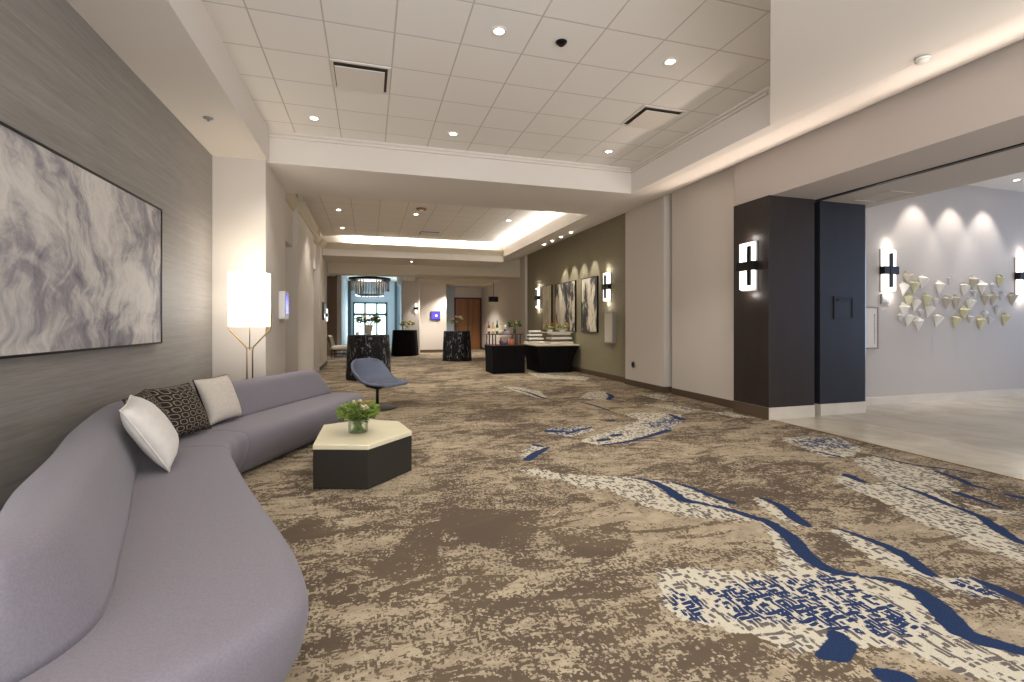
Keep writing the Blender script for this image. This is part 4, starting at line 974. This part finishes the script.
for lb, x, y in (('downlight in the farther ceiling tray beside the first left pilaster', -.69, 11.87), ('downlight in the farther ceiling tray nearest the cove on left', -.72, 14.1), ('downlight in the farther ceiling tray next to the brown detector', 1.08, 11.83), ('downlight in farther ceiling tray toward the olive wall', 3.43, 11.87)):
    downlight(lb, (x, y, 4.0), DLP if x > 0 else 60)
DLP = 50
# downlights of the tray behind the camera
for k, (x, y) in enumerate(((-.69, 1.75), (1.13, 1.75), (.2, -.7))):
    downlight(('downlight of the hall tray above the near end of sofa', 'downlight of the hall tray above the middle of carpet', 'rearmost downlight of the hall tray')[k], (x, y, 4.02), DLP)
for k, y in enumerate((11.2, 11.85, 12.5, 13.15)):
    downlight(f'small soffit downlight over the olive wall canvases, {ORD[k]} counting from the pier', (4.88, y, 3.64), 70, 34, (5.58, y+.1, 2.5), .035)
for k, x in enumerate((8.95, 9.85, 10.7)):
    downlight(f'foyer ceiling downlight washing the cone wall, {ORD[k]} from the partition', (x, 5.46, 3.83), 46, 66, (x, 5.93, 2.3), .04)
downlight('foyer ceiling downlight farther out from the cone wall', (9.2, 3.2, 3.83), 60, 110)
downlight('downlight under the far soffit in front of the lobby beam', (1.35, 16.4, 3.42), 190, 90)
downlight('downlight in the low ceiling before the walnut door', (3.7, 21.6, 3.2), 260, 120)
downlight('downlight in the low ceiling by the blue screen wall', (2.6, 20.9, 3.2), 200, 90)
downlight('downlight over the white chair nook', (-2.2, 19.2, 3.3), 170, 90)
# square air diffusers
def vent(label, x, y, dx, dy, z=4.02):
    t = thing('air_vent', label, 'air vent', (x, y, z), 0, 'square ceiling air diffusers'); h = .30
    MB().box(-h, -h, -.012, h, -h+.03, -.001).box(-h, h-.03, -.012, h, h, -.001).box(-h, -h+.03, -.012, -h+.03, h-.03, -.001).box(h-.03, -h+.03, -.012, h, h-.03, -.001).build('frame', M_plaster, t)
    box('duct', mat('duct_shadow_metal', srgb(66, 60, 50), .7), (-h+.03, -h+.03, -.004, h-.03, h-.03, -.001), t)
    a = .25; box('plate', M_plaster, (-a+dx, -a+dy, -.03, a+dx, a+dy, -.02), t, .003)
    MB().tube([(dx, dy, -.022), (dx, dy, -.003)], .012).build('hanger', M_metalgrey, t)
vent('square ceiling air vent above the coffee table side of the near tray', -.085, 5.445, -.01, .03)
vent('square ceiling air vent near the foyer side of the near tray', 3.51, 5.445, .03, .03)
vent('square ceiling air vent in the farther tray near the lit cove', 1.68, 14.2, 0, .03, 4.0)
t = thing('sprinkler', 'black pendant sprinkler in the ceiling tiles between two downlights', 'sprinkler', (1.74, 4.22, 4.02))
MB().lathe([(.055, -.002), (.05, -.014), (.02, -.016)], 20).build('escutcheon', M_blackmetal, t); MB().tube([(0, 0, -.012), (0, 0, -.03)], .014).lathe([(.026, -.03), (.026, -.036)], 12).build('head', M_blackmetal, t)
t = thing('sprinkler', 'small pale sprinkler under the soffit above the large painting', 'sprinkler', (-1.67, 5.91, 3.58))
MB().lathe([(.05, -.002), (.045, -.012), (.02, -.014)], 20).build('escutcheon', M_metalgrey, t); MB().tube([(0, 0, -.01), (0, 0, -.04)], .012).build('head', M_metalgrey, t)
t = thing('smoke_detector', 'round white smoke detector on the soffit above the foyer header', 'smoke detector', (4.45, 2.88, 3.58))
MB().lathe([(.055, -.002), (.055, -.014), (.045, -.03), (.02, -.034)], 24).build('housing', M_tray, t); MB().lathe([(.05, -.018), (.052, -.023)], 24).build('grille', M_metalgrey, t)
t = thing('smoke_detector', 'brown rimmed detector in the farther tray next to a downlight', 'smoke detector', (1.15, 11.2, 4.0))
MB().lathe([(.12, -.002), (.12, -.02), (.10, -.04)], 20).build('housing', mat('tan_plastic', srgb(150, 112, 70), .5), t); MB().lathe([(.05, -.04), (.04, -.055)], 14).build('sensor', M_tray, t)

# ------------------------------------------------------------------ cove lighting (LED strips in the far tray's coves; floating strips added under the right soffit)
area('cove_and_fill_strip', (1.6, 15.42, 3.86), (R(150), 0, 0), 4.6, .06, 52, (1, .95, .84))
area('cove_and_fill_strip', (4.15, 12.3, 3.80), (R(180), R(-20), 0), .06, 6.0, 34, (1, .96, .9))
area('cove_and_fill_strip', (5.30, 5.4, 2.9), (R(180), R(-42), 0), .10, 3.4, 6.5, (1, .84, .72), spread=100)  # added unseen strip floating below the soffit, for the light streak on it
area('cove_and_fill_strip', (5.30, 2.4, 2.9), (R(180), R(-36), 0), .10, 2.2, 3.5, (1, .86, .76), spread=80)  # second added strip nearer the camera, with no fixture there
area('lobby_daylight_fill', (-1.2, 28, 2.0), (R(90), 0, R(-90)), 5.0, 3.2, 120, (.75, .92, 1))  # added unseen panel before a solid side wall, brightens the lobby
area('lobby_daylight_fill', (.05, 31.6, 1.5), (R(90), 0, R(180)), 2.0, 2.4, 60, (.8, .95, 1))
area('foyer_blue_fill', (13.1, 3.0, 1.9), (R(90), 0, R(90)), 4.0, 3.0, 60, (.45, .64, 1))  # added unseen panel for the bluish light on the foyer wall
